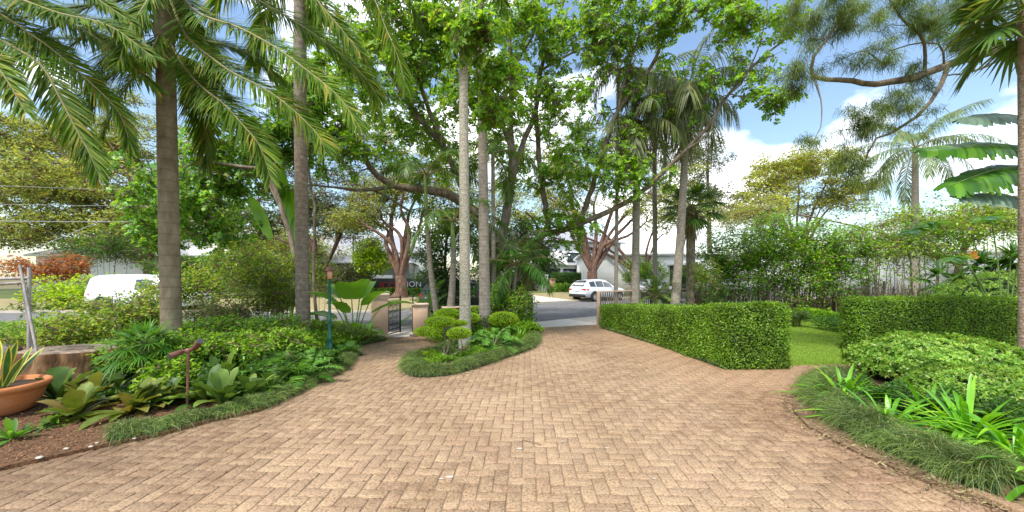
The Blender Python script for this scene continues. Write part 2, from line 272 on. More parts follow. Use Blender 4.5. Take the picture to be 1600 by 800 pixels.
M = dict(
 fig=leafmat('bright_tree_leaf', [(.06, .16, .015), (.12, .29, .025), (.19, .40, .035), (.31, .48, .05), (.44, .46, .08)], pos=[0, .32, .68, .93, 1], ns=.9, nlo=.75, nhi=1.3, trans=.45),
 frang=leafmat('fresh_tree_leaf', [(.05, .15, .015), (.09, .26, .025), (.16, .36, .04), (.28, .44, .06)], ns=.9, nlo=.7),
 olive=leafmat('olive_canopy_leaf', [(.13, .19, .045), (.21, .29, .065), (.32, .38, .085), (.46, .46, .12)], ns=.35, rough=.5, nlo=.62, nhi=1.3),
 gold=leafmat('golden_canopy_leaf', [(.16, .22, .04), (.26, .33, .055), (.37, .42, .07), (.48, .48, .10)], ns=.35, rough=.5),
 dull=leafmat('dull_green_leaf', [(.05, .085, .035), (.09, .13, .05), (.13, .17, .065)], ns=.6, rough=.5),
 dark=leafmat('dark_green_leaf', [(.03, .085, .014), (.05, .14, .02), (.10, .22, .035)], ns=1),
 palm=leafmat('palm_leaflet', [(.045, .10, .009), (.08, .165, .013), (.14, .25, .02), (.24, .24, .04), (.38, .29, .07)], pos=[0, .45, .85, .97, 1], rough=.55, spec=.12, ns=1.5, trans=.42),
 palmg=leafmat('grey_green_palm_leaflet', [(.07, .11, .045), (.11, .16, .06), (.17, .22, .085), (.28, .27, .12)], rough=.45, ns=1, trans=.3),
 fan=leafmat('fan_palm_leaf', [(.05, .12, .025), (.09, .19, .035), (.15, .27, .05), (.33, .33, .09)], pos=[0, .5, .9, 1], ns=1, trans=.3),
 deadf=leafmat('dead_frond', [(.14, .10, .06), (.24, .17, .10), (.33, .25, .16)], trans=.15, rough=.8, spec=.1),
 feather=leafmat('feathery_leaf', [(.07, .13, .045), (.12, .19, .06), (.19, .27, .08)], ns=1.5, trans=.3),
 hedge=leafmat('hedge_leaf', [(.07, .16, .014), (.12, .25, .022), (.20, .36, .035), (.32, .48, .05)], pos=[0, .4, .8, 1], ns=2.2, rough=.42, nlo=.66, nhi=1.25),
 mondo=leafmat('mondo_blade', [(.05, .10, .02), (.10, .17, .035), (.16, .25, .05), (.27, .33, .08), (.42, .36, .16)], pos=[0, .35, .75, .93, 1], trans=.2, ns=2.2, nlo=.65, nhi=1.35),
 lawn=leafmat('lawn_blade', [(.13, .24, .02), (.20, .33, .025), (.30, .42, .045)], trans=.35, ns=1.2, rough=.6, nlo=.85, nhi=1.1),
 lime=leafmat('lime_green_leaf', [(.17, .33, .015), (.29, .49, .02), (.42, .60, .03)], ns=3, nlo=.85, nhi=1.15),
 shrubl=leafmat('pale_shrub_leaf', [(.07, .19, .022), (.13, .29, .035), (.22, .40, .055), (.36, .48, .11)], ns=2.5, rough=.38, spec=.5),
 yel=leafmat('yellow_green_leaf', [(.11, .23, .03), (.19, .34, .045), (.29, .43, .06), (.46, .47, .09)], ns=1.2, trans=.45),
 bed=leafmat('garden_leaf', [(.05, .15, .012), (.11, .27, .02), (.20, .40, .03), (.34, .52, .05)], ns=2.2, nlo=.7, nhi=1.3),
 fern=leafmat('fern_leaf', [(.05, .16, .02), (.10, .27, .035), (.16, .36, .05)], ns=2),
 broad=leafmat('broad_glossy_leaf', [(.035, .12, .015), (.07, .20, .02), (.13, .30, .03)], rough=.28, spec=.6, ns=2, trans=.35),
 bana=leafmat('banana_leaf', [(.07, .20, .02), (.12, .30, .03), (.22, .42, .04)], rough=.34, ns=1, trans=.45),
 blue=leafmat('blue_green_leaf', [(.12, .19, .13), (.17, .26, .18), (.22, .32, .22)], rough=.5, ns=1, trans=.25),
 brom=leafmat('bromeliad_leaf', [(.06, .10, .02), (.10, .16, .025), (.16, .22, .035), (.18, .12, .04)], rough=.42, spec=.25, ns=6, trans=.3, nlo=.6),
 brom2=leafmat('green_bromeliad_leaf', [(.045, .095, .02), (.08, .16, .03), (.16, .25, .045)], rough=.42, spec=.25, ns=5, trans=.25),
 cliv=leafmat('strappy_leaf', [(.09, .29, .012), (.16, .42, .02), (.26, .52, .03), (.46, .54, .05)], pos=[0, .5, .9, 1], rough=.33, spec=.5, ns=3, trans=.35),
 redl=leafmat('copper_red_leaf', [(.22, .05, .025), (.35, .10, .04), (.42, .18, .07), (.25, .22, .06)], ns=1),
 orange=leafmat('orange_leaf', [(.5, .16, .02), (.7, .25, .03)], ns=4),
 snake=leafmat('variegated_centre', [(.05, .15, .03), (.09, .21, .05)], ns=14, trans=.15, rough=.35),
 snakey=leafmat('variegated_margin', [(.55, .50, .06), (.68, .6, .10)], ns=8, trans=.2, rough=.35),
 pods=mat('palm_seed_strand', [(.16, .11, .07), (.3, .22, .14)], 9, .9),
 bark=mat('grey_brown_bark', [(.09, .07, .05), (.19, .15, .11), (.32, .27, .20)], 7, .9, .8, 22, stretch=(1, 1, .35)),
 barkd=mat('dark_brown_bark', [(.085, .066, .05), (.19, .15, .11), (.32, .265, .20)], 8, .9, .8, 26, stretch=(1, 1, .4)),
 barkr=mat('red_brown_bark', [(.06, .035, .026), (.15, .085, .058), (.27, .175, .13)], 9, .95, 1, 9, stretch=(1, 1, .3)),
 ptr=mat('ringed_palm_trunk', [(.15, .115, .07), (.225, .18, .115), (.31, .255, .175)], 7, .85, .5, 30, stretch=(1, 1, .5), rings=.19, ringc=(.76, .73, .68)),
 ptrl=mat('lichen_palm_trunk', [(.22, .20, .14), (.36, .33, .25), (.56, .53, .44)], 26, .9, .6, 40, rings=.13, ringc=(.8, .78, .74)),
 ptrg=mat('grey_palm_trunk', [(.20, .17, .14), (.29, .25, .20), (.38, .33, .27)], 10, .9, .5, 30, rings=.10, ringc=(.7, .68, .64)),
 shaft=mat('green_crownshaft', [(.18, .26, .07), (.28, .36, .11)], 4, .5, 0),
 rachis=mat('frond_stalk', [(.18, .18, .06), (.30, .24, .11)], 6, .6, 0),
 stem=mat('green_stem', [(.12, .20, .05), (.2, .28, .08)], 6, .6, 0),
 twig=mat('thin_brown_stem', [(.16, .11, .07), (.30, .22, .15)], 8, .9, .2),
 concrete=mat('pale_concrete', [(.48, .42, .34), (.62, .56, .47)], 3, .9, .3, 40),
 asphalt=mat('worn_asphalt', [(.10, .10, .10), (.15, .147, .145), (.20, .195, .19)], 2.2, .9, .4, 120),
 verge=mat('dry_verge_soil', [(.20, .16, .08), (.31, .25, .13), (.22, .23, .09)], 2, .95, .5, 30),
 soil=mat('dark_soil', [(.035, .024, .015), (.08, .05, .03)], 6, .95, .8, 30),
 mulch=mat('red_brown_mulch', [(.05, .024, .012), (.14, .07, .032), (.24, .13, .065)], 28, .95, 1, 60, det=8),
 chip=mat('mulch_chip', [(.11, .055, .028), (.26, .15, .08)], 9, .95, 0, island=.6),
 stone=mat('white_pebble', [(.36, .31, .25), (.58, .53, .46)], 20, .8, .2),
 salmon=mat('salmon_render', [(.50, .33, .22), (.62, .43, .30)], 3, .85, .25, 60),
 salmonc=mat('pale_pillar_cap', [(.62, .42, .31), (.78, .6, .47)], 4, .8, .2, 50),
 iron=mat('black_iron', [(.02, .02, .022), (.05, .05, .05)], 8, .5, .1, metal=.3),
 white=mat('white_render', [(.72, .71, .69), (.83, .82, .80)], 1.5, .8, .15, 30),
 whitep=plain('white_car_paint', (.78, .79, .80), .22, 0, .5, .8),
 darkp=plain('dark_blue_car_paint', (.03, .035, .045), .2, 0, .5, .8),
 glass=plain('dark_window_glass', (.05, .065, .075), .06, 0, .9),
 tyre=plain('tyre_rubber', (.02, .02, .02), .85), blackp=plain('black_plastic', (.025, .025, .027), .6),
 rim=plain('alloy_rim', (.55, .56, .58), .3, .8), redlamp=plain('red_tail_lamp', (.5, .02, .02), .2),
 grey=mat('grey_house_wall', [(.20, .20, .19), (.28, .28, .26)], 2, .85, .2), roofg=mat('grey_roof_tile', [(.26, .26, .28), (.36, .36, .38)], 3, .8, .4, 8, stretch=(1, 8, 8)),
 darkw=mat('dark_cladding', [(.04, .045, .05), (.075, .08, .085)], 3, .7, .1), tan=mat('tan_brick', [(.36, .22, .14), (.5, .33, .22)], 6, .9, .4, 12),
 timber=mat('weathered_timber', [(.22, .20, .18), (.36, .33, .30), (.48, .45, .42)], 9, .9, .6, 40, stretch=(1, 1, .15)),
 cut=mat('cut_stump_top', [(.13, .09, .06), (.24, .18, .13), (.36, .30, .24)], 14, .9, .5, 40),
 stumpb=mat('stump_bark', [(.04, .022, .012), (.13, .07, .03), (.26, .16, .08)], 9, .95, 1, 16, stretch=(1, 1, .25), bd=.04),
 terra=mat('terracotta', [(.36, .12, .04), (.50, .18, .06), (.56, .27, .13)], 3.5, .75, .15, 40),
 copper=mat('weathered_copper', [(.16, .07, .05), (.28, .14, .10)], 12, .5, .15, metal=.4),
 lampg=plain('dark_green_paint', (.012, .10, .07), .35, .1), lampo=plain('orange_lamp_glass', (.55, .27, .13), .3),
 yellow=plain('yellow_sign_paint', (.75, .5, .03)), redpaint=plain('red_lettering', (.55, .03, .05)), pole=mat('grey_pole', [(.25, .24, .23), (.36, .35, .33)], 6, .8),
 meshw=mat('dark_mesh_fence', [(.05, .06, .055), (.09, .10, .09)], 5, .7, 0), redc=plain('salmon_red_paint', (.62, .17, .12), .4), cable=plain('cable_sheath', (.42, .42, .42), .6),
)
# ------------------------------------------------ ground, road, driveway
def paver_mat():
    m, t = newmat('clay_paver'); l = t.links.new
    o = nd(t, 'ShaderNodeOutputMaterial'); p = nd(t, 'ShaderNodeBsdfPrincipled'); l(p.outputs[0], o.inputs[0]); p.inputs['Roughness'].default_value = .85; p.inputs['Specular IOR Level'].default_value = .25
    g = nd(t, 'ShaderNodeNewGeometry'); cr = ramp(t, [(.335, .233, .146), (.362, .254, .157), (.385, .272, .168), (.405, .288, .178), (.372, .253, .162), (.345, .243, .154)]); l(g.outputs['Random Per Island'], cr.inputs[0])
    tc = nd(t, 'ShaderNodeTexCoord')
    def noise(s, d=4, r=.6):
        n = nd(t, 'ShaderNodeTexNoise'); n.inputs['Scale'].default_value = s; n.inputs['Detail'].default_value = d; n.inputs['Roughness'].default_value = r; l(tc.outputs['Object'], n.inputs['Vector']); return n
    def mul(a, b, f=1.0, ff=None):
        v = nd(t, 'ShaderNodeMix', data_type='RGBA', blend_type='MULTIPLY'); v.inputs[0].default_value = f; l(a, v.inputs[6]); l(b, v.inputs[7]); 
        if ff is not None: l(ff, v.inputs[0])
        return v.outputs[2]
    n1 = noise(48, 7, .78); r1 = ramp(t, [(.42, .36, .31), (.93, .91, .89), (1.0, 1.0, 1.0), (1.26, 1.23, 1.18)], [.43, .475, .53, .575]); l(n1.outputs['Fac'], r1.inputs[0])
    n2 = noise(.75, 6, .62); r2 = ramp(t, [(.84, .81, .78), (1, 1, 1), (1.05, 1.04, 1.03)], [.36, .52, .7]); l(n2.outputs['Fac'], r2.inputs[0])
    n3 = noise(5.5, 5, .7); r3 = ramp(t, [(.70, .66, .63), (1, 1, 1)], [.38, .58]); l(n3.outputs['Fac'], r3.inputs[0])
    n4 = noise(.35, 3, .5); r4 = ramp(t, [(1, 1, 1), (0, 0, 0)], [.44, .56]); l(n4.outputs['Fac'], r4.inputs[0])
    c = mul(cr.outputs[0], r1.outputs[0], .8); c = mul(c, r2.outputs[0]); c = mul(c, r3.outputs[0], .6, r4.outputs[0])
    # worn chalk marks and grime along the planted edge
    vo = nd(t, 'ShaderNodeTexVoronoi', feature='DISTANCE_TO_EDGE'); 
    sx = nd(t, 'ShaderNodeSeparateXYZ'); l(tc.outputs['Object'], sx.inputs[0]); nn = noise(1.6, 5, .7)
    ad = nd(t, 'ShaderNodeMath', operation='MULTIPLY_ADD'); l(nn.outputs['Fac'], ad.inputs[0]); ad.inputs[1].default_value = 2.6; l(sx.outputs['X'], ad.inputs[2])
    r5 = ramp(t, [(.50, .46, .44), (1, 1, 1)], [0, 1]); mr = nd(t, 'ShaderNodeMapRange'); l(ad.outputs[0], mr.inputs[0]); mr.inputs[1].default_value = -2.9; mr.inputs[2].default_value = -1.0; l(mr.outputs[0], r5.inputs[0]); c = mul(c, r5.outputs[0], .8)
    sa = nd(t, 'ShaderNodeMath', operation='MULTIPLY_ADD'); l(nn.outputs['Fac'], sa.inputs[0]); sa.inputs[1].default_value = -2.4; l(sx.outputs['X'], sa.inputs[2])
    mr6 = nd(t, 'ShaderNodeMapRange'); l(sa.outputs[0], mr6.inputs[0]); mr6.inputs[1].default_value = .9; mr6.inputs[2].default_value = 2.6; r6 = ramp(t, [(1, 1, 1), (.92, .84, .80)], [0, 1]); l(mr6.outputs[0], r6.inputs[0]); c = mul(c, r6.outputs[0], .8)
    l(c, p.inputs['Base Color'])
    b = nd(t, 'ShaderNodeBump'); b.inputs['Strength'].default_value = .5; b.inputs['Distance'].default_value = .004; l(n1.outputs['Fac'], b.inputs['Height']); l(b.outputs[0], p.inputs['Normal'])
    return m
PAVER = paver_mat()
JOINT = mat('sandy_joint', [(.15, .10, .06), (.23, .16, .095), (.19, .145, .085)], 3, .95, .4, 60)

EL = [(-9, -3), (-9, .5), (-6.0, 2.0)] + [tuple(G(*q)[:2]) for q in [(0, 736), (160, 700), (250, 682), (330, 660), (400, 645), (440, 628), (500, 597), (540, 580), (553, 560), (551, 549), (562, 540), (605, 531)]]
LB = EL + [(-4.0, 10.9), (-8, 10.6), (-30, 9.2), (-30, -3)]
IS_ = [tuple(G(*q)[:2]) for q in [(628, 577), (640, 588), (665, 590), (700, 587), (740, 577), (790, 560), (822, 549), (837, 540), (841, 528), (836, 513)]]
IL = IS_ + [(-2.2, 11.35), (-2.25, 10.9), (-2.0, 10.2), (-1.62, 9.5), (-1.75, 8.6), (-1.95, 8.0)]
RB0 = [tuple(G(*q)[:2]) for q in [(1600, 803), (1500, 775), (1420, 745), (1330, 705), (1262, 668), (1240, 645), (1238, 628), (1250, 604), (1268, 583), (1292, 572)]]
RB = [(9, -3), (5.2, -.2), (4.1, 1.5)] + RB0 + [(8.6, 7.35), (16, 7.6), (24, -3)]
HB = [(3.22, 13.9), tuple(G(1000, 528)[:2]), tuple(G(1060, 550)[:2]), tuple(G(1110, 569)[:2]), (4.12, 7.2), (5.0, 7.2), (5.3, 7.28), (5.42, 7.26), (6.08, 7.24)]
LW = HB + [(8.6, 7.35), (16, 7.6), (24, 8), (24, 24), (9, 19.5), (6, 16)]
def drive():
    mb = MB(); base = MB(); th = R(-2.2); co, si = math.cos(th), math.sin(th); u = .1165
    X0, X1, Y0, Y1 = -9.5, 10, -3, 14.6
    n = int(22 / u); V = []; r = RS(3)
    rects = []
    for a in range(-n, n):
        for b in range(-n, n):
            q = (a - b) % 4
            if q == 0: rects.append((a, b, 2, 1))
            elif q == 3: rects.append((a, b, 1, 2))
    A = np.array(rects, float) * u; cx = A[:, 0] + A[:, 2] / 2; cy = A[:, 1] + A[:, 3] / 2
    wx, wy = cx * co - cy * si, cx * si + cy * co + 4
    gl = 11.55 + (wx + 2.5) * .5; gl = np.where(wx < -2.0, 10.75 + (wx + 3.3) * .35, gl); gl = np.where(wx > .55, 13.05 + (wx - .8) * .37, gl)
    k = (wx > X0) & (wx < X1) & (wy > Y0) & (wy < gl)
    for poly in (LB, RB, LW, IL):   # drop bricks that lie wholly under a bed
        ins = np.ones(len(wx), bool)
        for dx in (-.2, .2):
            for dy in (-.2, .2): ins &= inpoly(wx + dx, wy + dy, poly)
        k &= ~ins
    A = A[k]; wx = wx[k]; wy = wy[k]; m = len(A)
    g, c = .0045, .005
    tz = r.uniform(-.0015, .0015, (m, 1)); tilt = r.uniform(-.0018, .0018, (m, 2))
    def ring(ins, z):
        hx = A[:, 2] / 2 - g - ins; hy = A[:, 3] / 2 - g - ins; o = []
        for sx, sy in ((-1, -1), (1, -1), (1, 1), (-1, 1)):
            lx, ly = sx * hx, sy * hy
            o.append(np.stack([wx + lx * co - ly * si, wy + lx * si + ly * co, z + tz[:, 0] + tilt[:, 0] * sx + tilt[:, 1] * sy], 1))
        return o
    R1 = ring(c, 0.0); R2 = ring(0, -.004); R3 = ring(0, -.012)
    V = np.stack(R1 + R2 + R3, 1).reshape(-1, 3); k = np.arange(m)[:, None] * 12; F = [np.hstack([k, k + 1, k + 2, k + 3])]
    for s in (0, 4):
        for i in range(4):
            j = (i + 1) % 4; F.append(np.hstack([k + s + 4 + i, k + s + 4 + j, k + s + j, k + s + i]))
    mb.add(V, np.concatenate(F))
    # header course along the planted edges
    for line, off in ((RB0, .20),):
        L = cat([(*q, 0) for q in line], 240); s = np.concatenate([[0], np.cumsum(np.linalg.norm(np.diff(L, axis=0), axis=1))])
        for q in np.arange(.1, s[-1] - .1, .124):
            p = np.array([np.interp(q, s, L[:, i]) for i in range(3)]); p2 = np.array([np.interp(q + .05, s, L[:, i]) for i in range(3)]); t = nrm(p2 - p); nn = np.array([-t[1], t[0], 0])
            c_ = p + nn * (off if line is RB0 else off) + np.array([0, 0, .001]); a = math.atan2(t[1], t[0]) + r.uniform(-.03, .03)
            if inpoly(np.array([c_[0]]), np.array([c_[1]]), LB if line is RB0 else RB)[0]: continue
            bbox(mb, c_, (.113, .225, .02), a, .004)
    slab(base, [(X0, Y0), (X1 - .5, Y0), (X1 - .5, 14.6), (3.3, 13.95), (.4, 12.85), (-2.4, 11.4), (-3.4, 10.8), (X0, 10.5)], -.03, -.0075)
    q = MB(); q.v, q.f, q.n = mb.v, mb.f, mb.n
    o = struct('driveway', q, PAVER); b = struct('paving_joint_sand', base, JOINT)
drive()
# far ground: one sheet to the horizon, then the raised verge
g = MB(); xs = np.concatenate([[-2000, -300], np.linspace(-80, 80, 41), [300, 2000]]); ys = np.concatenate([[-2000, -100, -20], np.linspace(0, 100, 26), [400, 2000]])
gx, gy = np.meshgrid(xs, ys, indexing='ij'); V = np.stack([gx, gy, np.full(gx.shape, -.035)], -1).reshape(-1, 3); ny = len(ys)
i, j = np.meshgrid(np.arange(len(xs) - 1), np.arange(ny - 1), indexing='ij'); g.add(V, np.stack([i * ny + j, (i + 1) * ny + j, (i + 1) * ny + j + 1, i * ny + j + 1], -1).reshape(-1, 4))
struct('ground', g, mat('garden_ground', [(.10, .09, .035), (.16, .13, .06), (.09, .13, .03)], .8, .95, .5, 12))
NE = [(-60, 6.5), (-30, 10.2), (-15, 11.4), (-8, 11.5), (-3.4, 12.0), (0, 14.0), (2.3, 15.9), (7, 19.6), (12, 23.5), (40, 45), (90, 84)]
FE = [(-60, 15), (-30, 18.4), (-15, 19.0), (-8, 19.0), (-5.7, 19.7), (0, 24.2), (4.8, 28.1), (9, 31.5), (14, 35.5), (40, 56), (86, 92)]
def off(line, d):
    p = np.array([(*q, 0.) for q in line]); T = nrm(np.gradient(p, axis=0)); return p + np.stack([-T[:, 1], T[:, 0], T[:, 2]], 1) * d
def strip(mb, A, B, za, zb, n=60):
    A = cat(A, n); B = cat(B, n); A = A + UP * za; B = B + UP * zb
    i = np.arange(n - 1)[:, None]; return mb.add(np.vstack([A, B]), np.hstack([i, i + 1, n + i + 1, n + i]))
NE3 = np.array([(*q, 0.) for q in NE]); FE3 = np.array([(*q, 0.) for q in FE])
s = MB(); strip(s, NE3, FE3, -.02, -.02); struct('road', s, M['asphalt'])
s = MB(); strip(s, FE3, off(FE, .14), .09, .09); strip(s, FE3, FE3, -.05, .09); strip(s, off(NE, -.13), NE3, -.01, -.01); struct('kerb', s, M['concrete'])
s = MB(); strip(s, off(NE, -1.9), off(NE, -.13), -.014, -.014); struct('footpath', s, M['concrete'])
s = MB(); strip(s, off(FE, .14), off(FE, 2), .088, .22); strip(s, off(FE, 2), off(FE, 5.2), .22, .45); struct('grass_verge', s, M['verge'])
s = MB(); strip(s, off(FE, 5.2), off(FE, 9), .45, .46); strip(s, off(FE, 9), off(FE, 150), .46, .5); struct('far_lawn', s, mat('far_garden_ground', [(.07, .10, .02), (.13, .15, .04)], .6, .95, .3, 10))
def SF(x, t, z=0):
    """point at far kerb x, offset t away from the road"""
    p = off(FE, t); f = np.array([(*q, 0.) for q in FE])
    # interpolate along polyline by x of far kerb
    return np.array([np.interp(x, f[:, 0], p[:, 0]), np.interp(x, f[:, 0], p[:, 1]), z])
# concrete crossing over the verge
s = MB(); a0, a1 = SF(-.5, .02, .10), SF(4.6, .02, .10); b0, b1 = SF(1.0, 5.3, .465), SF(3.9, 5.3, .465); s.add([a0, a1, b1, b0], [[0, 1, 2, 3]])
s.add([a0 - UP * .13, a1 - UP * .13, a1, a0], [[0, 1, 2, 3]]); struct('driveway_crossing', s, M['concrete'])
s = MB(); slab(s, [(.72, 12.86), (3.22, 13.86), (3.0, 14.5), (.5, 13.6)], -.02, .012); slab(s, [(-3.42, 10.78), (-2.6, 11.1), (-2.8, 11.6), (-3.6, 11.3)], -.02, .012)
slab(s, [(.5, 13.605), (2.995, 14.51), (2.4, 15.9), (.0, 14.0)], -.02, -.008)
struct('threshold_path', s, mat('white_stone_threshold', [(.60, .54, .46), (.75, .70, .62)], 4, .85, .2))
# beds and lawn
s = MB(); slab(s, LB, -.03, .035); struct('left_bed_soil', s, M['mulch'])
s = MB(); slab(s, IL, -.03, .045); struct('island_bed_soil', s, M['soil'])
s = MB(); slab(s, RB, -.03, .03); struct('right_bed_soil', s, mat('dry_bed_soil', [(.10, .06, .03), (.20, .13, .07), (.28, .19, .11)], 9, .95, .8, 50))
s = MB(); slab(s, LW, -.03, .02); struct('lawn', s, mat('lawn_ground', [(.10, .17, .015), (.16, .25, .025), (.22, .31, .04)], 8, .95, .6, 60))
r = RS(5); n = 90000
x = r.uniform(5.0, 12.5, n); y = 7.2 + (r.uniform(0, 1, n) ** 1.6) * 9.5; k = inpoly(x, y, LW) & (x < 1.02 * y) & (x > 0.6 * y - .5); x, y = x[k], y[k]; n = len(x)
s = MB(); D = ru(r, n) * .5 + UP; h = r.uniform(.03, .055, n); ribbon(s, np.stack([x, y, np.full(n, .018)], 1), D, h, r.uniform(.005, .009, n) * (y / 8), 2, .25, prof=lambda t: 1 - .85 * t, side=ru(r, n) * [1, 1, 0])
struct('lawn_grass', s, M['lawn'], kind='stuff')
s = MB(); n = 420; x = r.uniform(-4.2, 4.5, n); y = r.uniform(2.6, 12.5, n); leaf(s, np.stack([x, y, r.uniform(.002, .008, n)], 1), ru(r, n) * [1, 1, .15], ru(r, n) * .3 + UP, r.uniform(.012, .032, n), r.uniform(.005, .013, n), .2, 0, wide=.5)
struct('scattered_leaves', s, M['chip'], kind='stuff')
# brick edging rail lower right, loose stone in bed
s = MB(); bbox(s, (3.62, 2.62, .03), (.09, .60, .06), R(12), .01); single('brick_edging', s, PAVER, 'loose brick edging block half sunk beside the lower right garden bed', 'edging brick')
# mulch chips and bark
r = RS(8)
s = MB(); n = 9000; x = r.uniform(-6.2, -3.0, n); y = r.uniform(2.6, 5.6, n); k = inpoly(x, y, LB); x, y = x[k], y[k]; n = len(x)
leaf(s, np.stack([x, y, r.uniform(.036, .06, n)], 1), ru(r, n) * [1, 1, .35], ru(r, n) * .5 + UP, r.uniform(.015, .05, n), r.uniform(.006, .016, n), 0, 0, wide=.5)
struct('mulch_chips', s, M['chip'], kind='stuff')
def scatter_on_line(line, n, lo, hi, r, sd=None):
    L = cat([(*q, 0.) for q in line], 200); i = r.randint(0, 199, n); f = r.uniform(0, 1, n)[:, None]; p = L[i] * (1 - f) + L[i + 1] * f; T = nrm(L[i + 1] - L[i]); Nn = np.stack([-T[:, 1], T[:, 0], T[:, 2]], 1)
    u = r.uniform(lo, hi, n); return p + Nn * u[:, None], Nn, u
s = MB(); p, _, _ = scatter_on_line(RB0, 1700, -.22, .16, r); p[:, 2] = .034 + r.uniform(0, .012, len(p))
leaf(s, p, ru(r, len(p)) * [1, 1, .25], ru(r, len(p)) * .5 + UP, r.uniform(.015, .06, len(p)), r.uniform(.006, .02, len(p)), .1, 0, wide=.5)
struct('leaf_litter', s, leafmat('fallen_leaf', [(.12, .06, .03), (.22, .14, .08), (.32, .23, .13), (.25, .24, .08)], trans=.05, ns=3, rough=.8), kind='stuff')
s = MB()
for q, z in (((812, 701), .03), ((878, 690), .018), ((702, 745), .03), ((690, 748), .02), ((1022, 748), .015), ((886, 566), .03), ((948, 700), .02), ((648, 602), .03)):
    c = G(*q); a = r.uniform(0, 6.28, 1)[0]; pts = [c + np.array([math.cos(t + a) * z * r.uniform(.6, 1.5), math.sin(t + a) * z * .6 * r.uniform(.5, 1.3), .0035]) for t in np.linspace(0, 6.28, 9)[:-1]]; s.ngon(pts)
struct('paving_chalk_marks', s, mat('chalk_mark', [(.36, .30, .24), (.60, .56, .50)], 60, .9, 0))
s = MB(); tube(s, [G(816, 688) + UP * .008, G(830, 692) + UP * .012, G(846, 696) + UP * .008], .004, 5); single('fallen_twig', s, M['twig'], 'thin brown twig lying on the driveway bricks near the chalk mark', 'twig')
s = MB(); c = G(888, 547); leaf(s, [c + UP * .01] * 3, [(1, .1, .1), (.9, -.3, .1), (-1, .1, .1)], [UP] * 3, .09, .03); single('fallen_leaf', s, M['deadf'], 'dry curled brown leaf lying on the driveway towards the gateway', 'fallen leaf')
for i, (px, py, sz, lb) in enumerate([(62, 722, .022, 'flat white pebble at the foot of the mulch bed, lower left'), (104, 708, .02, 'small cream pebble between mulch and bricks, second from lower left'), (142, 704, .016, 'rounded white pebble where the mulch meets the mondo grass'), (152, 698, .014, 'pinkish pebble touching the start of the left mondo border'), (210, 691, .014, 'pale pebble against the left mondo border edge')]):
    s = MB(); ellipsoid(s, (0, 0, .4 * sz), (sz * 1.4, sz, sz * .55), 10, 6, jit=.12, rng=r); single('edge_pebble', s, M['stone'], lb, 'pebble', loc=G(px, py) + UP * .034, group='pale pebbles along the mulch edge', smooth=True)

# ------------------------------------------------ gate posts, gates, front fence
def pillar(name, lb, px, d, w_, top, capf=True, dd=None):
    c = P(px, 500, d) * [1, 1, 0]; t = thing(name, lb, 'gate pillar', c, rz=R(25)); t.rotation_euler[2] = R(25)
    s = MB(); bbox(s, (0, 0, (top - .16) / 2), (w_, w_, top - .16), 0, .008); bbox(s, (0, 0, .05), (w_ + .05, w_ + .05, .10), 0, .008); part('shaft', s, M['salmon'], t, local=True)
    s = MB(); bbox(s, (0, 0, top - .145), (w_ + .03, w_ + .03, .03), 0, .006); bbox(s, (0, 0, top - .105), (w_ + .06, w_ + .06, .05), 0, .012); bbox(s, (0, 0, top - .04), (w_ + .10, w_ + .10, .08), 0, .02); part('cap', s, M['salmonc'], t, local=True)
    return t
pillar('gate_pillar', 'salmon rendered pillar with stepped cap left of the open iron gate', 593, 10.75, .42, 1.27)
p2 = MB(); A = P(656, 500, 11.1) * [1, 1, 0]; 
wl = thing('garden_wall', 'low salmon rendered wall just right of the open iron gate', 'wall', A); s = MB(); bbox(s, A + [0.0, 0, .45], (.42, .24, .9), R(25), .01); part('rendered_panel', s, M['salmon'], wl)
s = MB(); bbox(s, A + [0, 0, .93], (.48, .30, .06), R(25), .012); part('coping', s, M['salmonc'], wl)
wl = thing('brick_wall', 'low dark brick wall behind the leaning palm stems', 'wall', P(720, 500, 12.3) * [1, 1, 0]); s = MB(); bbox(s, P(740, 500, 12.3) * [1, 1, 0] + [0, 0, .38], (2.0, .22, .74), R(27), .008); part('brickwork', s, mat('dull_brick', [(.14, .08, .05), (.26, .15, .10)], 12, .9, .5), wl)
s = MB(); bbox(s, P(740, 500, 12.3) * [1, 1, 0] + [0, 0, .78], (2.1, .28, .05), R(27), .008); part('coping', s, M['salmonc'], wl)
# open iron gate
hinge = P(604, 500, 10.9) * [1, 1, 0]; gt = thing('iron_gate', 'black scrolled iron pedestrian gate standing open at the salmon pillar', 'gate', hinge)
gt.rotation_euler[2] = R(78)
s = MB(); W_, H_ = .80, 1.15
for x in (0.02, W_): box(s, (x, 0, H_ / 2 + .02), (.035, .035, H_))
for z in (.06, .18, .98, 1.12): box(s, (W_ / 2, 0, z), (W_, .03, .025))
part('frame', s, M['iron'], gt, local=True)
s = MB()
for x in np.linspace(.10, W_ - .08, 9): box(s, (x, 0, .58), (.016, .016, .95))
for x in np.linspace(.14, W_ - .12, 6):
    for z in (.3, .5, .7, .88):
        th = np.linspace(0, 5.2, 10); tube(s, [(x + math.cos(a) * .055 * (1 - a / 9), 0, z + math.sin(a) * .055 * (1 - a / 9)) for a in th], .008, 4)
part('scrollwork', s, M['iron'], gt, local=True)
s = MB(); c = P(645, 500, 11.0) * [1, 1, 0]; box(s, c + [0, 0, .6], (.035, .035, 1.15)); box(s, c + [0, 0, 1.19], (.05, .05, .03)); single('gate_post', s, M['iron'], 'slim black iron post closing the right side of the small gateway', 'post', kind=None)
s = MB(); ellipsoid(s, P(592, 528, 10.55) * [1, 1, 0] + [0, 0, .07], (.09, .08, .09), 10, 7, jit=.1, rng=RS(1)); single('white_stone', s, M['stone'], 'white painted stone at the foot of the left salmon pillar', 'stone')
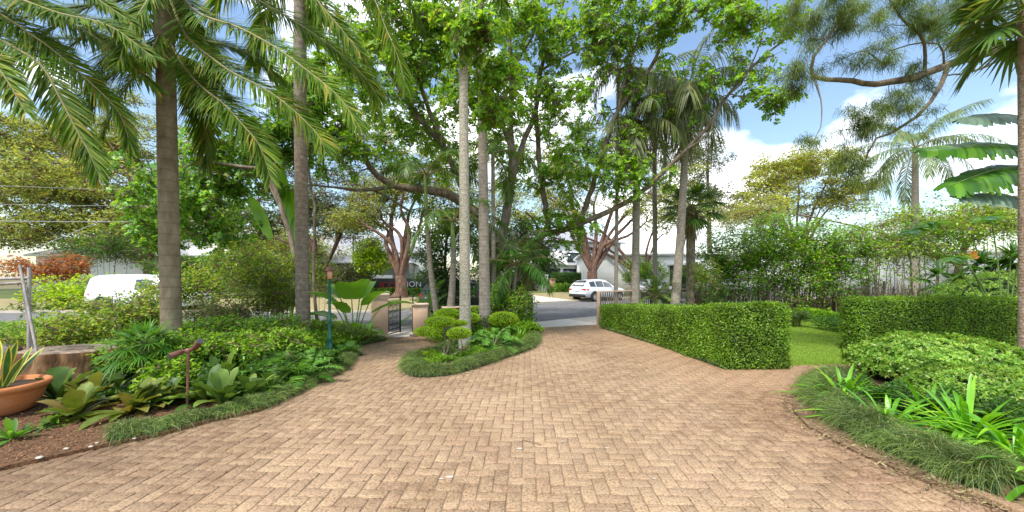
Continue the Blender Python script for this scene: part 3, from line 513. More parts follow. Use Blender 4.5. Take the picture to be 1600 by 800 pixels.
s = MB(); ellipsoid(s, P(644, 524, 11.0) * [1, 1, 0] + [0, 0, .06], (.10, .08, .07), 10, 7, jit=.1, rng=RS(2)); single('white_stone', s, M['stone'], 'white painted stone at the foot of the slim black gate post', 'stone')
# driveway gate posts
c = P(829, 500, 12.95) * [1, 1, 0]; t = thing('gate_post', 'dark grey square gate post at the left side of the driveway opening', 'post', c); s = MB(); bbox(s, c + [0, 0, .56], (.13, .13, 1.12), R(25), .01); part('shaft', s, mat('dark_timber_post', [(.05, .055, .05), (.11, .11, .10)], 8, .8, .3), t)
s = MB(); bbox(s, c + [0, 0, 1.14], (.17, .17, .05), R(25), .01); part('cap', s, M['salmonc'], t)
u = nrm(np.array([.79, .61, 0])); F0 = P(935, 500, 13.9) * [1, 1, 0]
fn = thing('picket_fence', 'salmon framed front fence with dark vertical pickets right of the driveway', 'fence', F0)
for k in range(4):
    c = F0 + u * (2.6 * k); s = MB(); bbox(s, c + [0, 0, .61], (.10, .10, 1.22), R(37), .008); part('post', s, M['salmon'], fn)
s = MB()
for k in range(3):
    a, b = F0 + u * (2.6 * k + .05), F0 + u * (2.6 * k + 2.55); m_ = (a + b) / 2
    bbox(s, m_ + [0, 0, 1.2], (2.5, .09, .055), math.atan2(u[1], u[0]), .006); bbox(s, m_ + [0, 0, .38], (2.5, .07, .05), math.atan2(u[1], u[0]), .006)
part('rail', s, M['salmon'], fn)
s = MB()
for q in np.arange(.14, 7.75, .13): box(s, F0 + u * q + [0, 0, .79], (.035, .02, .77), R(37))
part('picket', s, M['barkd'], fn)

# ------------------------------------------------ buildings across the road
def building(name, lb, cx, depth, w_, dpt, h, rz, wall, roofm, wins, roof='flat', z0=.4, door=None, group=None):
    """wins: (x0,x1,z0,z1) on the face towards the camera, x from -w/2"""
    c = np.array([cx, depth, 0.]); t = thing(name, lb, 'house' if roof != 'flat' else 'building', c + UP * z0, rz=rz)
    s = MB(); box(s, (0, dpt / 2, h / 2), (w_, dpt, h)); part('wall', s, wall, t, local=True)
    s = MB()
    if roof == 'flat': box(s, (0, dpt / 2, h + .12), (w_ + .5, dpt + .5, .24))
    else:
        hh = roof; e = .5; V = [(-w_ / 2 - e, -e, h), (w_ / 2 + e, -e, h), (w_ / 2 + e, dpt + e, h), (-w_ / 2 - e, dpt + e, h), (-w_ / 2 + dpt * .4, dpt / 2, h + hh), (w_ / 2 - dpt * .4, dpt / 2, h + hh)]
        s.add(V, [[0, 1, 5, 4], [2, 3, 4, 5]]); s.add(V, [[3, 0, 4], [1, 2, 5]]); s.add(np.array(V) - UP * .003, [[0, 3, 2, 1]]); box(s, (0, -e, h - .1), (w_ + 2 * e, .08, .2))
    part('roof', s, roofm, t, local=True)
    for (x0, x1, a, b) in wins:
        f = MB(); cxw, cz, ww, hh = (x0 + x1) / 2, (a + b) / 2, x1 - x0, b - a
        for q in ((x0, cz, .08, hh + .08), (x1, cz, .08, hh + .08)): box(f, (q[0], -.03, q[1]), (q[2], .10, q[3]))
        for z in (a, b): box(f, (cxw, -.035, z), (ww, .09, .08))
        nm = max(1, int(ww / 1.2))
        for k in range(1, nm): box(f, (x0 + ww * k / nm, -.02, cz), (.05, .06, hh - .08))
        wo = part('window', f, M['darkw'], t, local=True); p_ = MB(); box(p_, (cxw, -.006, cz), (ww - .08, .02, hh - .08)); part('pane', p_, M['glass'], wo, local=True)
    return t
building('modern_house', 'white and charcoal modern house behind the hedge above the white car', 7.6, 46, 17, 9, 2.9, R(30), M['white'], M['white'], [(-7.4, -2.2, .7, 2.5), (-1.6, 1.4, .6, 2.5), (3, 6.5, .7, 2.4)])
building('white_house', 'two storey white house with tiled roof rising behind the modern house', 9.5, 58, 18, 9, 7.2, R(22), M['white'], M['roofg'], [(-7, -4.5, 3.9, 5.3), (-1, 1.5, 3.9, 5.3), (3, 5, 4.2, 6.2)], roof=2.4)
building('grey_house', 'grey single storey house with grey tiled roof seen past the red trunk', -17.0, 38, 12.5, 9, 3.0, R(10), M['grey'], M['roofg'], [(-3, -.8, 1, 2.2), (1.4, 3.6, 1, 2.2)], roof=2.4)
building('long_white_building', 'long bright white building glimpsed through the thin shrubs on the right', 27, 36, 40, 10, 4.0, R(-6), M['white'], M['white'], [(-19, -18.2, .8, 1.6)], z0=.0)
building('white_cottage', 'bright white walled house at far left behind the red leaved hedge', -36, 36, 18, 9, 3.6, R(4), M['white'], M['white'], [(4.5, 6.5, 1, 2.6)], roof=2.2)
building('dark_clad_house', 'dark clad low house behind the small fan palm', 17.2, 37, 3.0, 3.5, 2.6, R(8), M['darkw'], M['white'], [(-1, .4, .9, 2.0)])
building('pale_terrace', 'pale house wall far behind the yellow green saplings', -24, 46, 26, 9, 4.6, R(5), M['white'], M['roofg'], [(-6, -4, 1, 2.5), (0, 2, 1, 2.5), (6, 8, 1, 2.5)], roof=2.6)
# low walls and signs on the far verge
c = P(851, 455, 37.0); c[2] = .45; t = thing('white_pier', 'tall white gate pier with a small yellow sign across the road', 'gate pier', c); s = MB(); bbox(s, c + [0, 0, .78], (.50, .5, 1.56), R(30), .015); bbox(s, c + [0, 0, 1.6], (.6, .6, .1), R(30), .02); part('pier', s, M['white'], t)
s = MB(); box(s, c + [.05, -.36, 1.02], (.30, .03, .24), R(8)); part('sign_plate', s, M['yellow'], t)
c = P(862, 455, 37.3); c[2] = .45; s = MB(); bbox(s, c + [0, 0, .6], (.55, .5, 1.2), R(30), .01); bbox(s, c + [0, 0, 1.24], (.62, .6, .08), R(30), .01); single('brick_pier', s, M['tan'], 'tan brick pier beside the white gate pier across the road', 'gate pier')
c = P(834, 455, 37.5); c[2] = .45; t = thing('driveway_gate', 'dark slatted sliding gate with salmon red panel across the road', 'gate', c); s = MB(); box(s, c + [-.9, .1, .55], (2.2, .05, 1.0), R(12)); part('panel', s, M['redc'], t)
s = MB()
for k in range(19): box(s, c + np.array([math.cos(R(12)) * (k * .13 - 2.05), math.sin(R(12)) * (k * .13 - 2.05) - .03 - .15, .62]), (.05, .04, 1.25), R(12))
for z in (.1, 1.2): box(s, c + [-.88, -.21, z], (2.6, .05, .08), R(12))
part('slat', s, M['darkw'], t)
# black site banner with red lettering
c = P(622, 452, 29.5); c[2] = .35; bn = thing('black_banner', 'black banner board with red and white lettering behind the red trunk', 'banner', c)
ax = R(14); co, si = math.cos(ax), math.sin(ax); s = MB(); box(s, c + [0, 0, .86], (6.4, .06, 1.05), ax); part('board', s, M['darkw'], bn)
def lettering(txt, p, size, m, rz, parent, thick=.01):
    cu = bpy.data.curves.new('lettering', 'FONT'); cu.body = txt; cu.size = size; cu.extrude = thick; cu.align_x = 'CENTER'; o = bpy.data.objects.new('tmp', cu); COL.objects.link(o); dg = bpy.context.evaluated_depsgraph_get(); me = bpy.data.meshes.new_from_object(o.evaluated_get(dg)); bpy.data.objects.remove(o)
    me.materials.clear(); me.materials.append(m); q = bpy.data.objects.new('lettering', me); COL.objects.link(q); q.parent = parent
    pl = np.array(parent.location) if parent else np.zeros(3); q.location = tuple(np.asarray(p) - pl); q.rotation_euler = (R(90), 0, rz); return q
lettering('TION', c + np.array([co * 1.05, si * 1.05 - .045, .72]), .62, M['white'], ax, bn); lettering('ICO', c + np.array([-co * .75, -si * .75 - .045, .62]), .72, M['redpaint'], ax, bn)
wb = MB(); box(wb, P(597, 447, 30.5) * [1, 1, 0] + [0, 0, 1.35], (1.6, .2, 1.3), R(12)); single('white_wall_panel', wb, M['white'], 'short white wall panel left of the black banner', 'wall')
# pole and cables
c = P(552, 440, 33); s = MB(); tube(s, [(c[0], c[1], 0), (c[0], c[1], 5.6)], [.09, .07], 8); box(s, (c[0], c[1], 5.3), (1.2, .09, .09)); single('utility_pole', s, M['pole'], 'thin grey utility pole in front of the grey house', 'pole')
for nm_, a, b, rad in (('thick pale service cable crossing the left canopy', P(-60, 345, 15), P(330, 345, 22), .016), ('thin grey cable above the thick cable at left', P(-60, 318, 18), P(330, 322, 26), .011), ('uppermost faint cable strung through the left canopy', P(-60, 288, 20), P(330, 300, 28), .011), ('sloping grey service wire at far left running down to the white house', P(165, 342, 20), P(-20, 415, 17), .011)):
    m_ = (a + b) / 2 - UP * .05; s = MB(); tube(s, [a, m_, b], rad, 5, n=14); single('overhead_cable', s, M['cable'], nm_, 'cable', group='overhead cables at left')
# dark mesh fence behind lawn with posts
FA, FB = P(1085, 470, 17.5) * [1, 1, 0], P(1700, 470, 15.0) * [1, 1, 0]
fn = thing('mesh_fence', 'low dark mesh fence with steel posts behind the lawn', 'fence', FA); L_ = np.linalg.norm(FB - FA); du = (FB - FA) / L_
for px in (1165, 1198, 1285, 1405, 1520):
    q = (px - 1085) / 615; c = FA + (FB - FA) * q; s = MB(); tube(s, [c, c + UP * 1.55], .035, 8); ellipsoid(s, c + UP * 1.56, (.045, .045, .03), 8, 5); part('post', s, M['meshw'], fn)
s = MB()
for z in np.arange(.1, 1.35, .16): tube(s, [FA + UP * z, FB + UP * z], .004, 3, cap=False)
A = np.array([FA + du * q for q in np.arange(0, L_, .16)]); cones(s, A, A + UP * 1.3, .003, .003); part('mesh_panel', s, M['meshw'], fn)
# ------------------------------------------------ trees
def PL(pts, d):
    """pixel polyline with depths -> world points; d scalar or per point list"""
    ds = np.interp(np.linspace(0, 1, len(pts)), np.linspace(0, 1, len(d)), d) if not np.isscalar(d) else [d] * len(pts)
    return np.array([P(x, y, q) for (x, y), q in zip(pts, ds)])
def foliage(mb, C, rad, r, style, q, L, W, flat=.7, up=.5, tw=None):
    """leaf clumps round cluster centres C; tw: mesh that receives the twigs"""
    n = len(C)
    if style == 'rosette':
        k = q[0]; m = q[1]; off_ = ru(r, n * k) * (rad * r.uniform(.35, 1, (n * k, 1))) * [1, 1, flat]; T = np.repeat(C, k, 0) + off_
        if tw is not None: cones(tw, np.repeat(C, k, 0), T, .010, .005)
        ax = nrm(off_ / rad + UP * up); a = nrm(np.cross(ax, ru(r, len(T)))); b = np.cross(ax, a)
        B = np.repeat(T, m, 0); th = np.tile(np.arange(m) / m * 6.28, len(T)) + np.repeat(r.uniform(0, 6.28, len(T)), m) + r.normal(0, .25, len(B))
        el = r.uniform(.05, .75, len(B)); Pd = np.repeat(a, m, 0) * np.cos(th)[:, None] + np.repeat(b, m, 0) * np.sin(th)[:, None]; axm = np.repeat(ax, m, 0)
        D = Pd * np.cos(el)[:, None] + axm * np.sin(el)[:, None]; leaf(mb, B + D * .01, D, axm + ru(r, len(B)) * .25, r.uniform(.7, 1.15, len(B)) * L, r.uniform(.8, 1.1, len(B)) * W, .2, .2, wide=.62)
    elif style == 'scatter':
        k = q; T = np.repeat(C, k, 0) + ru(r, n * k) * (rad * r.uniform(.2, 1, (n * k, 1)) ** .6) * [1, 1, flat]
        if tw is not None:
            s_ = r.uniform(0, 1, n * k) < .16; cones(tw, np.repeat(C, k, 0)[s_], T[s_], .008 * L / .1, .004 * L / .1)
        D = ru(r, n * k) * [1, 1, .6] + nrm(T - np.repeat(C, k, 0)) * .5; leaf(mb, T, D, ru(r, n * k) * .6 + UP, r.uniform(.65, 1.2, n * k) * L, r.uniform(.8, 1.15, n * k) * W, .2, .15)
    elif style == 'needle':
        k = q; T = np.repeat(C, k, 0) + ru(r, n * k) * (rad * r.uniform(.1, 1, (n * k, 1))) * [1, 1, flat]
        ribbon(mb, T, ru(r, n * k) * [1, 1, .5], r.uniform(.6, 1.3, n * k) * L, W, 2, r.uniform(.2, .9, n * k))
def tree(name, lb, cat_, base, limbs, blobs, lm, bm, seed, style='rosette', q=(5, 7), L=.16, W=.07, crad=.4, up=.5, flat=.7, tw=True, group=None, br=.028, sub=1.0, brm=None, wob=.35, shell=.5):
    r = RS(seed); base = np.asarray(base, float); t = thing(name, lb, cat_, base, group)
    tr = MB(); SK = []; SR = []
    for i, (pts, r0, r1) in enumerate(limbs):
        L_ = np.linalg.norm(np.diff(pts, axis=0), axis=1).sum(); n = max(8, int(L_ / .35)); p = cat(pts, n); rad = np.linspace(r0, r1, n)
        if i == 0: rad[:3] *= [1.6, 1.25, 1.08]
        p = p + r.normal(0, .012 * min(1, L_ / 4), p.shape) * (np.arange(n) > 0)[:, None]
        tube(tr, p, rad, 10 if r0 > .1 else 7, wob=.06, rng=r); SK += list(p[n // 4:] if i == 0 else p[n // 6:]); SR += list(rad[n // 4:] if i == 0 else rad[n // 6:])
    part('trunk', tr, bm, t, smooth=True)
    C = []
    for c, rr, n in blobs:
        c = np.asarray(c, float); d = ru(r, n) * (r.uniform(0, 1, (n, 1)) ** shell); C.append(c + d * np.asarray(rr))
    C = np.vstack(C); SK = np.array(SK); SR = np.array(SR)
    bm_ = MB(); dist = np.array([np.linalg.norm(SK - c, axis=1).min() for c in C]); order = np.argsort(dist)
    A = np.zeros((len(SK) + len(C) * 5, 3)); AR = np.zeros(len(A)); m = len(SK); A[:m] = SK; AR[:m] = SR
    for i in order:
        c = C[i]; v = c - A[:m]; dd = np.linalg.norm(v, axis=1); sc = dd + np.maximum(0, A[:m, 2] - c[2]) * .8; j = int(np.argmin(sc)); a = A[j]; ln = dd[j]
        r0 = min(AR[j] * .7, (.010 + br * ln)) * sub; r1 = .009 * sub
        mid1 = a + (c - a) * .35 + r.normal(0, .10 * ln * wob / .35, 3) - UP * .02 * ln; mid2 = a + (c - a) * .7 + r.normal(0, .09 * ln * wob / .35, 3) + UP * .04 * ln
        p = cat([a, mid1, mid2, c], 6); rr = np.linspace(max(r0, r1), r1, 6); tube(bm_, p, rr, 5 if r0 > .04 else 4, cap=False)
        A[m:m + 5] = p[1:]; AR[m:m + 5] = rr[1:]; m += 5
    lf = MB(); foliage(lf, C, crad, r, style, q, L, W, flat, up, bm_ if tw else None)
    part('branches', bm_, brm or bm, t, smooth=True); part('crown', lf, lm, t); return t
def B3(px, py, d, rpx, rpy, rd, n): s_ = d / FPX; return (P(px, py, d), (rpx * s_, rd, rpy * s_), n)
# the big spreading tree in the middle
L = lambda pts, d, a, b: (PL(pts, d), a, b)
tree('spreading_tree', 'large dark limbed tree spreading over the driveway behind the pale palm trunks', 'tree', P(775, 490, 14.2) * [1, 1, 0], [
    L([(775, 508), (772, 430), (765, 370), (735, 325), (700, 303)], [14, 13.5, 13], .30, .15), L([(700, 303), (660, 296), (620, 291), (592, 276), (568, 245), (548, 205), (520, 180)], [13, 12], .15, .05),
    L([(770, 420), (790, 340), (800, 260), (797, 190), (800, 110), (790, 20), (780, -60)], [14, 14.5], .20, .05), L([(796, 300), (815, 230), (838, 170), (845, 110), (870, 30), (900, -50)], [14.3, 14.5], .12, .04),
    L([(762, 380), (725, 300), (690, 225), (645, 172), (610, 110), (585, 40), (560, -20)], [13.6, 12.5], .13, .04), L([(700, 245), (665, 160), (645, 80), (640, 0), (655, -60)], [13.2, 12], .09, .03),
    L([(798, 230), (770, 160), (745, 80), (735, 0)], [14.3, 13], .09, .03), L([(620, 291), (560, 298), (520, 292), (470, 290)], [12.4, 11.5], .07, .02), L([(640, 330), (590, 300), (540, 296)], [12.8, 12], .045, .02),
    L([(845, 110), (900, 80), (950, 60), (1000, 10)], [14.4, 13.5], .05, .02), L([(800, 110), (830, 60), (860, 0), (870, -60)], [14.5, 14], .05, .02)],
    [B3(600, 80, 12, 140, 80, 1.3, 81), B3(490, 150, 11.5, 70, 60, 1.2, 35), B3(530, 235, 12, 70, 45, 1, 29), B3(690, 40, 12, 120, 70, 1.3, 67), B3(760, 150, 11.5, 60, 60, .8, 45), B3(840, 40, 14, 100, 70, 1.6, 59), B3(930, 50, 14, 90, 70, 1.4, 45), B3(850, 130, 14, 60, 60, 1.5, 29), B3(640, 210, 13.5, 60, 60, 1.5, 27), B3(735, 40, 8.3, 60, 45, .35, 18), B3(775, 120, 9.4, 34, 40, .35, 11), B3(770, 175, 10.0, 30, 24, .3, 7), B3(700, 180, 15.5, 150, 120, 1, 44), B3(540, 120, 14, 90, 80, 1, 30), B3(800, 230, 17, 90, 70, 1.2, 34), B3(900, 200, 17, 80, 70, 1.2, 26), B3(650, 250, 16, 70, 40, 1.2, 20), B3(620, 150, 14.5, 120, 90, 1, 35)],
    M['fig'], M['barkd'], 11, q=(11, 8), L=.145, W=.072, crad=.48)
tree('leaning_tree', 'dark tree with a long diagonal branch reaching right over the parked car', 'tree', P(802, 486, 15.6) * [1, 1, 0], [
    L([(800, 505), (806, 440), (832, 392), (856, 352), (850, 310), (842, 240), (838, 170), (850, 90), (880, 0), (890, -60)], [15.5, 14.8], .17, .045), L([(850, 366), (880, 360), (915, 346), (960, 326), (1000, 302), (1040, 266), (1070, 236), (1105, 200), (1135, 152), (1180, 100), (1235, 55)], [15.4, 14, 12.5], .13, .03),
    L([(905, 350), (925, 295), (942, 240), (965, 172), (1013, 112), (1040, 58), (1085, 30), (1130, -20)], [15, 13.5], .11, .035), L([(1075, 232), (1110, 205), (1130, 150), (1160, 152), (1195, 156), (1225, 162)], [13.4, 12.5], .03, .012),
    L([(965, 172), (980, 110), (1000, 50), (1010, -20)], [14.3, 13.6], .05, .02), L([(1135, 152), (1165, 120), (1190, 60), (1200, 0)], [12.9, 12.5], .035, .012), L([(846, 372), (835, 345), (820, 330)], [15, 15], .06, .03)],
    [B3(950, 30, 13.8, 90, 50, 1.3, 37), B3(1060, 20, 13, 100, 50, 1.2, 40), B3(1170, 30, 12.5, 90, 45, 1, 45), B3(1130, 110, 12.8, 90, 50, .8, 21), B3(1215, 160, 12.4, 40, 18, .5, 13), B3(900, 275, 14.6, 80, 40, 1.2, 40), B3(960, 250, 14.4, 60, 45, 1.2, 24), B3(880, 350, 15, 60, 40, 1, 27), B3(1030, 200, 14.5, 80, 50, 1, 18), B3(820, 260, 15.2, 50, 60, 1, 13), B3(1000, 280, 14.2, 70, 40, .8, 21), B3(1000, 130, 14.6, 70, 60, 1.2, 18), B3(880, 170, 14, 60, 60, 1.2, 18)],
    M['fig'], M['bark'], 12, q=(10, 8), L=.14, W=.07, crad=.44)
tree('broadleaf_tree', 'fresh green tree with a thin curved trunk between the two ringed palms', 'tree', P(470, 530, 10.2) * [1, 1, 0], [
    L([(474, 545), (468, 470), (458, 390), (438, 320), (415, 262), (395, 235)], [10, 10.6], .085, .05), L([(415, 262), (370, 260), (320, 250), (290, 262)], [10.6, 11.4], .05, .02), L([(440, 325), (420, 280), (430, 210), (440, 150)], [10.4, 10.8], .045, .02), L([(395, 235), (360, 190), (330, 170)], [10.6, 11.2], .04, .015), L([(500, 540), (490, 440), (492, 330), (482, 260), (500, 200)], [11, 11.4], .05, .02)],
    [B3(300, 320, 12.5, 90, 55, 1.2, 45), B3(250, 290, 12.8, 60, 60, 1.2, 21), B3(360, 230, 11.6, 90, 45, 1, 40), B3(390, 300, 11.8, 80, 45, .9, 27), B3(440, 210, 11, 60, 60, .8, 27), B3(240, 370, 13, 40, 40, .8, 13), B3(330, 380, 13, 80, 25, 1, 13), B3(480, 170, 11.5, 50, 60, .7, 18)],
    M['frang'], M['bark'], 13, q=(9, 8), L=.16, W=.085, crad=.42)
tree('dense_evergreen_tree', 'dense dark green small tree behind the leaning palm stems', 'tree', P(690, 480, 15.5) * [1, 1, 0], [L([(700, 500), (695, 420), (700, 350)], 15.6, .1, .04)],
    [B3(690, 370, 15.6, 50, 60, 1, 54), B3(700, 440, 15.4, 55, 40, .9, 40), B3(790, 440, 15.6, 60, 45, .8, 45), B3(800, 380, 15.8, 60, 50, .8, 32), B3(740, 340, 15.8, 60, 50, .8, 21), B3(850, 400, 16.4, 40, 40, .6, 21)], M['dark'], M['barkd'], 14, style='scatter', q=70, L=.15, W=.07, crad=.42)
# flat-crowned trees across the road
def broad(name, lb, base, trunkpx, blobs, seed, lm='olive', bm='barkr', q=58, Lf=.34, crad=1.15, r0=.36, group='flat crowned trees across the road', d=None, nl=6, **kw):
    """multi-stem tree: stems fan from the fork to random points inside the blobs"""
    blobs = [(c_, r_, int(n_ * 1.9)) for c_, r_, n_ in blobs]; r = RS(seed); bx, by, d, fy = trunkpx; b = P(bx, by, d); f = P(bx, fy, d); limbs = [(np.array([b, (b + f) / 2 + r.normal(0, .1, 3), f]), r0, r0 * .8)]
    for k in range(nl):
        c, rr, n = blobs[k % len(blobs)]; tgt = np.asarray(c) + r.uniform(-.6, .6, 3) * rr - np.array([0, 0, .25]) * rr
        m1 = f + (tgt - f) * .3 + np.array([(r.uniform(-1, 1)) * .6, r.uniform(-.4, .4), .9]); m2 = f + (tgt - f) * .65 + r.normal(0, .4, 3) + UP * .6
        limbs.append((np.array([f - UP * .2, m1, m2, tgt]), r0 * r.uniform(.30, .45), .05))
    return tree(name, lb, 'tree', b, limbs, blobs, M[lm], M[bm], seed, style='scatter', q=q, L=Lf, W=Lf * .45, crad=crad, flat=.45, sub=1.8, br=.02, group=group, **kw)
broad('fig_tree', 'huge golden olive fig tree filling the far left skyline', 0, (236, 463, 34, 415), [B3(30, 270, 38, 120, 55, 5, 90), B3(130, 300, 35, 120, 60, 5, 110), B3(60, 215, 40, 110, 30, 5, 60), B3(160, 225, 38, 70, 35, 4, 40), B3(-120, 300, 38, 110, 90, 5, 70), B3(60, 360, 33, 120, 28, 3, 40), B3(210, 360, 32, 60, 40, 3, 26)], 21, nl=12, r0=.6)
broad('fig_tree', 'red trunked fig tree behind the first ringed palm', 0, (300, 458, 42, 420), [B3(300, 260, 44, 110, 60, 5, 60), B3(340, 350, 42, 110, 40, 4, 56), B3(430, 385, 38, 110, 26, 3, 60), B3(220, 180, 46, 90, 40, 4, 20)], 22, nl=6)
broad('fig_tree', 'twin stemmed red barked fig tree left of the black banner', 0, (500, 458, 29, 430), [B3(480, 320, 30, 80, 36, 3, 66), B3(400, 350, 30, 60, 26, 2, 34), B3(540, 345, 29, 70, 30, 2.5, 40), B3(440, 270, 31, 70, 50, 3, 30), B3(560, 280, 31, 70, 40, 3, 26)], 23, nl=6, r0=.35, Lf=.22, crad=.9, lm='dull')
broad('fig_tree', 'forked red barked fig tree standing in front of the black banner', 0, (625, 466, 25.2, 432), [B3(610, 300, 26, 70, 40, 2.4, 40), B3(560, 340, 26, 60, 26, 2, 26), B3(680, 290, 27, 60, 60, 2.4, 30), B3(620, 220, 28, 70, 50, 2.4, 26)], 24, nl=7, r0=.42, Lf=.20, crad=.8, lm='olive')
broad('fig_tree', 'many stemmed red barked fig tree directly behind the white car', 0, (925, 452, 31.5, 424), [B3(880, 300, 32, 60, 50, 3, 40), B3(950, 240, 34, 90, 60, 3, 40), B3(1000, 320, 31, 70, 36, 3, 24), B3(860, 220, 34, 50, 60, 3, 20), B3(1040, 280, 33, 60, 50, 3, 24)], 25, nl=11, r0=.5, Lf=.22, crad=.9)
broad('fig_tree', 'wide spreading fig tree seen between the middle palms', 0, (1010, 450, 36, 435), [B3(780, 330, 42, 90, 60, 4, 40), B3(1050, 330, 38, 60, 40, 3, 20), B3(720, 260, 42, 80, 60, 4, 24)], 26, nl=5, r0=.4)
broad('fig_tree', 'golden topped dome shaped fig tree on the right skyline', 0, (1250, 440, 50, 400), [B3(1255, 258, 50, 88, 22, 5, 90), B3(1200, 290, 48, 55, 25, 4, 40), B3(1320, 300, 49, 50, 30, 4, 40), B3(1180, 330, 46, 50, 30, 4, 40), B3(1260, 320, 50, 80, 20, 4, 20)], 27, nl=12, lm='gold', r0=.5)
broad('fig_tree', 'yellow green spreading tree low behind the right shrub row', 0, (1500, 440, 34, 410), [B3(1480, 345, 34, 110, 28, 3, 60), B3(1600, 330, 34, 70, 35, 3, 30), B3(1150, 340, 36, 60, 30, 3, 26), B3(1370, 375, 34, 80, 20, 3, 26)], 28, nl=8, lm='olive', r0=.3, Lf=.2)
tree('dusky_conifer', 'grey green rounded tree between the fan palm crowns on the skyline', 'tree', P(1110, 460, 42), [L([(1110, 460), (1108, 350), (1105, 250)], 42, .35, .12)], [B3(1105, 245, 42, 36, 38, 2.5, 60), B3(1115, 310, 41, 45, 35, 3, 70), B3(1080, 290, 42, 25, 40, 2, 30)], M['dull'], M['bark'], 29, style='scatter', q=50, L=.26, W=.12, crad=.8, sub=1.4)
# street-side bushes
def bushy(name, lb, px, py, d, rpx, rpy, rd, lm, seed, n=30, q=60, Lf=.14, bm='twig', crad=None, stems=7, gy=None, group=None, style='scatter', z0=0.0, cat_='shrub', flat=.8, **kw):
    r = RS(seed); c = P(px, py, d); s_ = d / FPX; rr = np.array([rpx * s_, rd, rpy * s_]); b = c * [1, 1, 0] + UP * z0; limbs = []
    for k in range(stems):
        u_ = r.uniform(-.6, .6, 3); limbs.append((np.array([b + np.array([u_[0] * rr[0] * .6, u_[1] * rr[1] * .6, 0]), c + u_ * rr * [.8, .8, .2] - UP * rr[2] * .4, c + u_ * rr + UP * rr[2] * .3]), max(.008, .009 * rr[2] * 1.2), .005))
    return tree(name, lb, cat_, b, limbs, [(c, rr, n)], M[lm], M[bm], seed, style=style, q=q, L=Lf, W=Lf * .48, crad=crad or min(rr) * .55, group=group, flat=flat, sub=.8, **kw)
bushy('copper_leaf_hedge', 'copper red leaved hedge in front of the white house at far left', 70, 420, 22, 95, 20, .9, 'redl', 31, n=60, q=46, Lf=.2, crad=.42, cat_='hedge')
bushy('street_shrub', 'dark green rounded shrub right of the copper hedge across the road', 165, 388, 29, 60, 34, 2.2, 'dark', 32, n=50, q=70, Lf=.2, crad=.8, z0=.3)
bushy('street_shrub', 'bright lime green shrub in front of the copper red hedge', 120, 458, 20, 80, 27, 1.2, 'lime', 33, n=50, q=50, Lf=.2, crad=.45, z0=.1)
bushy('street_shrub', 'dark leafy undergrowth shrub below the lime green shrub at far left', 95, 488, 19.6, 80, 16, 1, 'dark', 34, n=34, q=60, Lf=.18, crad=.45)
bushy('round_tree', 'dense round bright green tree left of the forked red tree', 583, 400, 27, 33, 27, 1.5, 'lime', 35, n=60, q=80, Lf=.2, crad=.7, z0=.4, cat_='tree', stems=2)
bushy('street_shrub', 'loose green shrub beside the driveway gate across the road', 805, 440, 33, 26, 18, 1, 'dark', 36, n=20, q=60, Lf=.16, crad=.5, z0=.4)
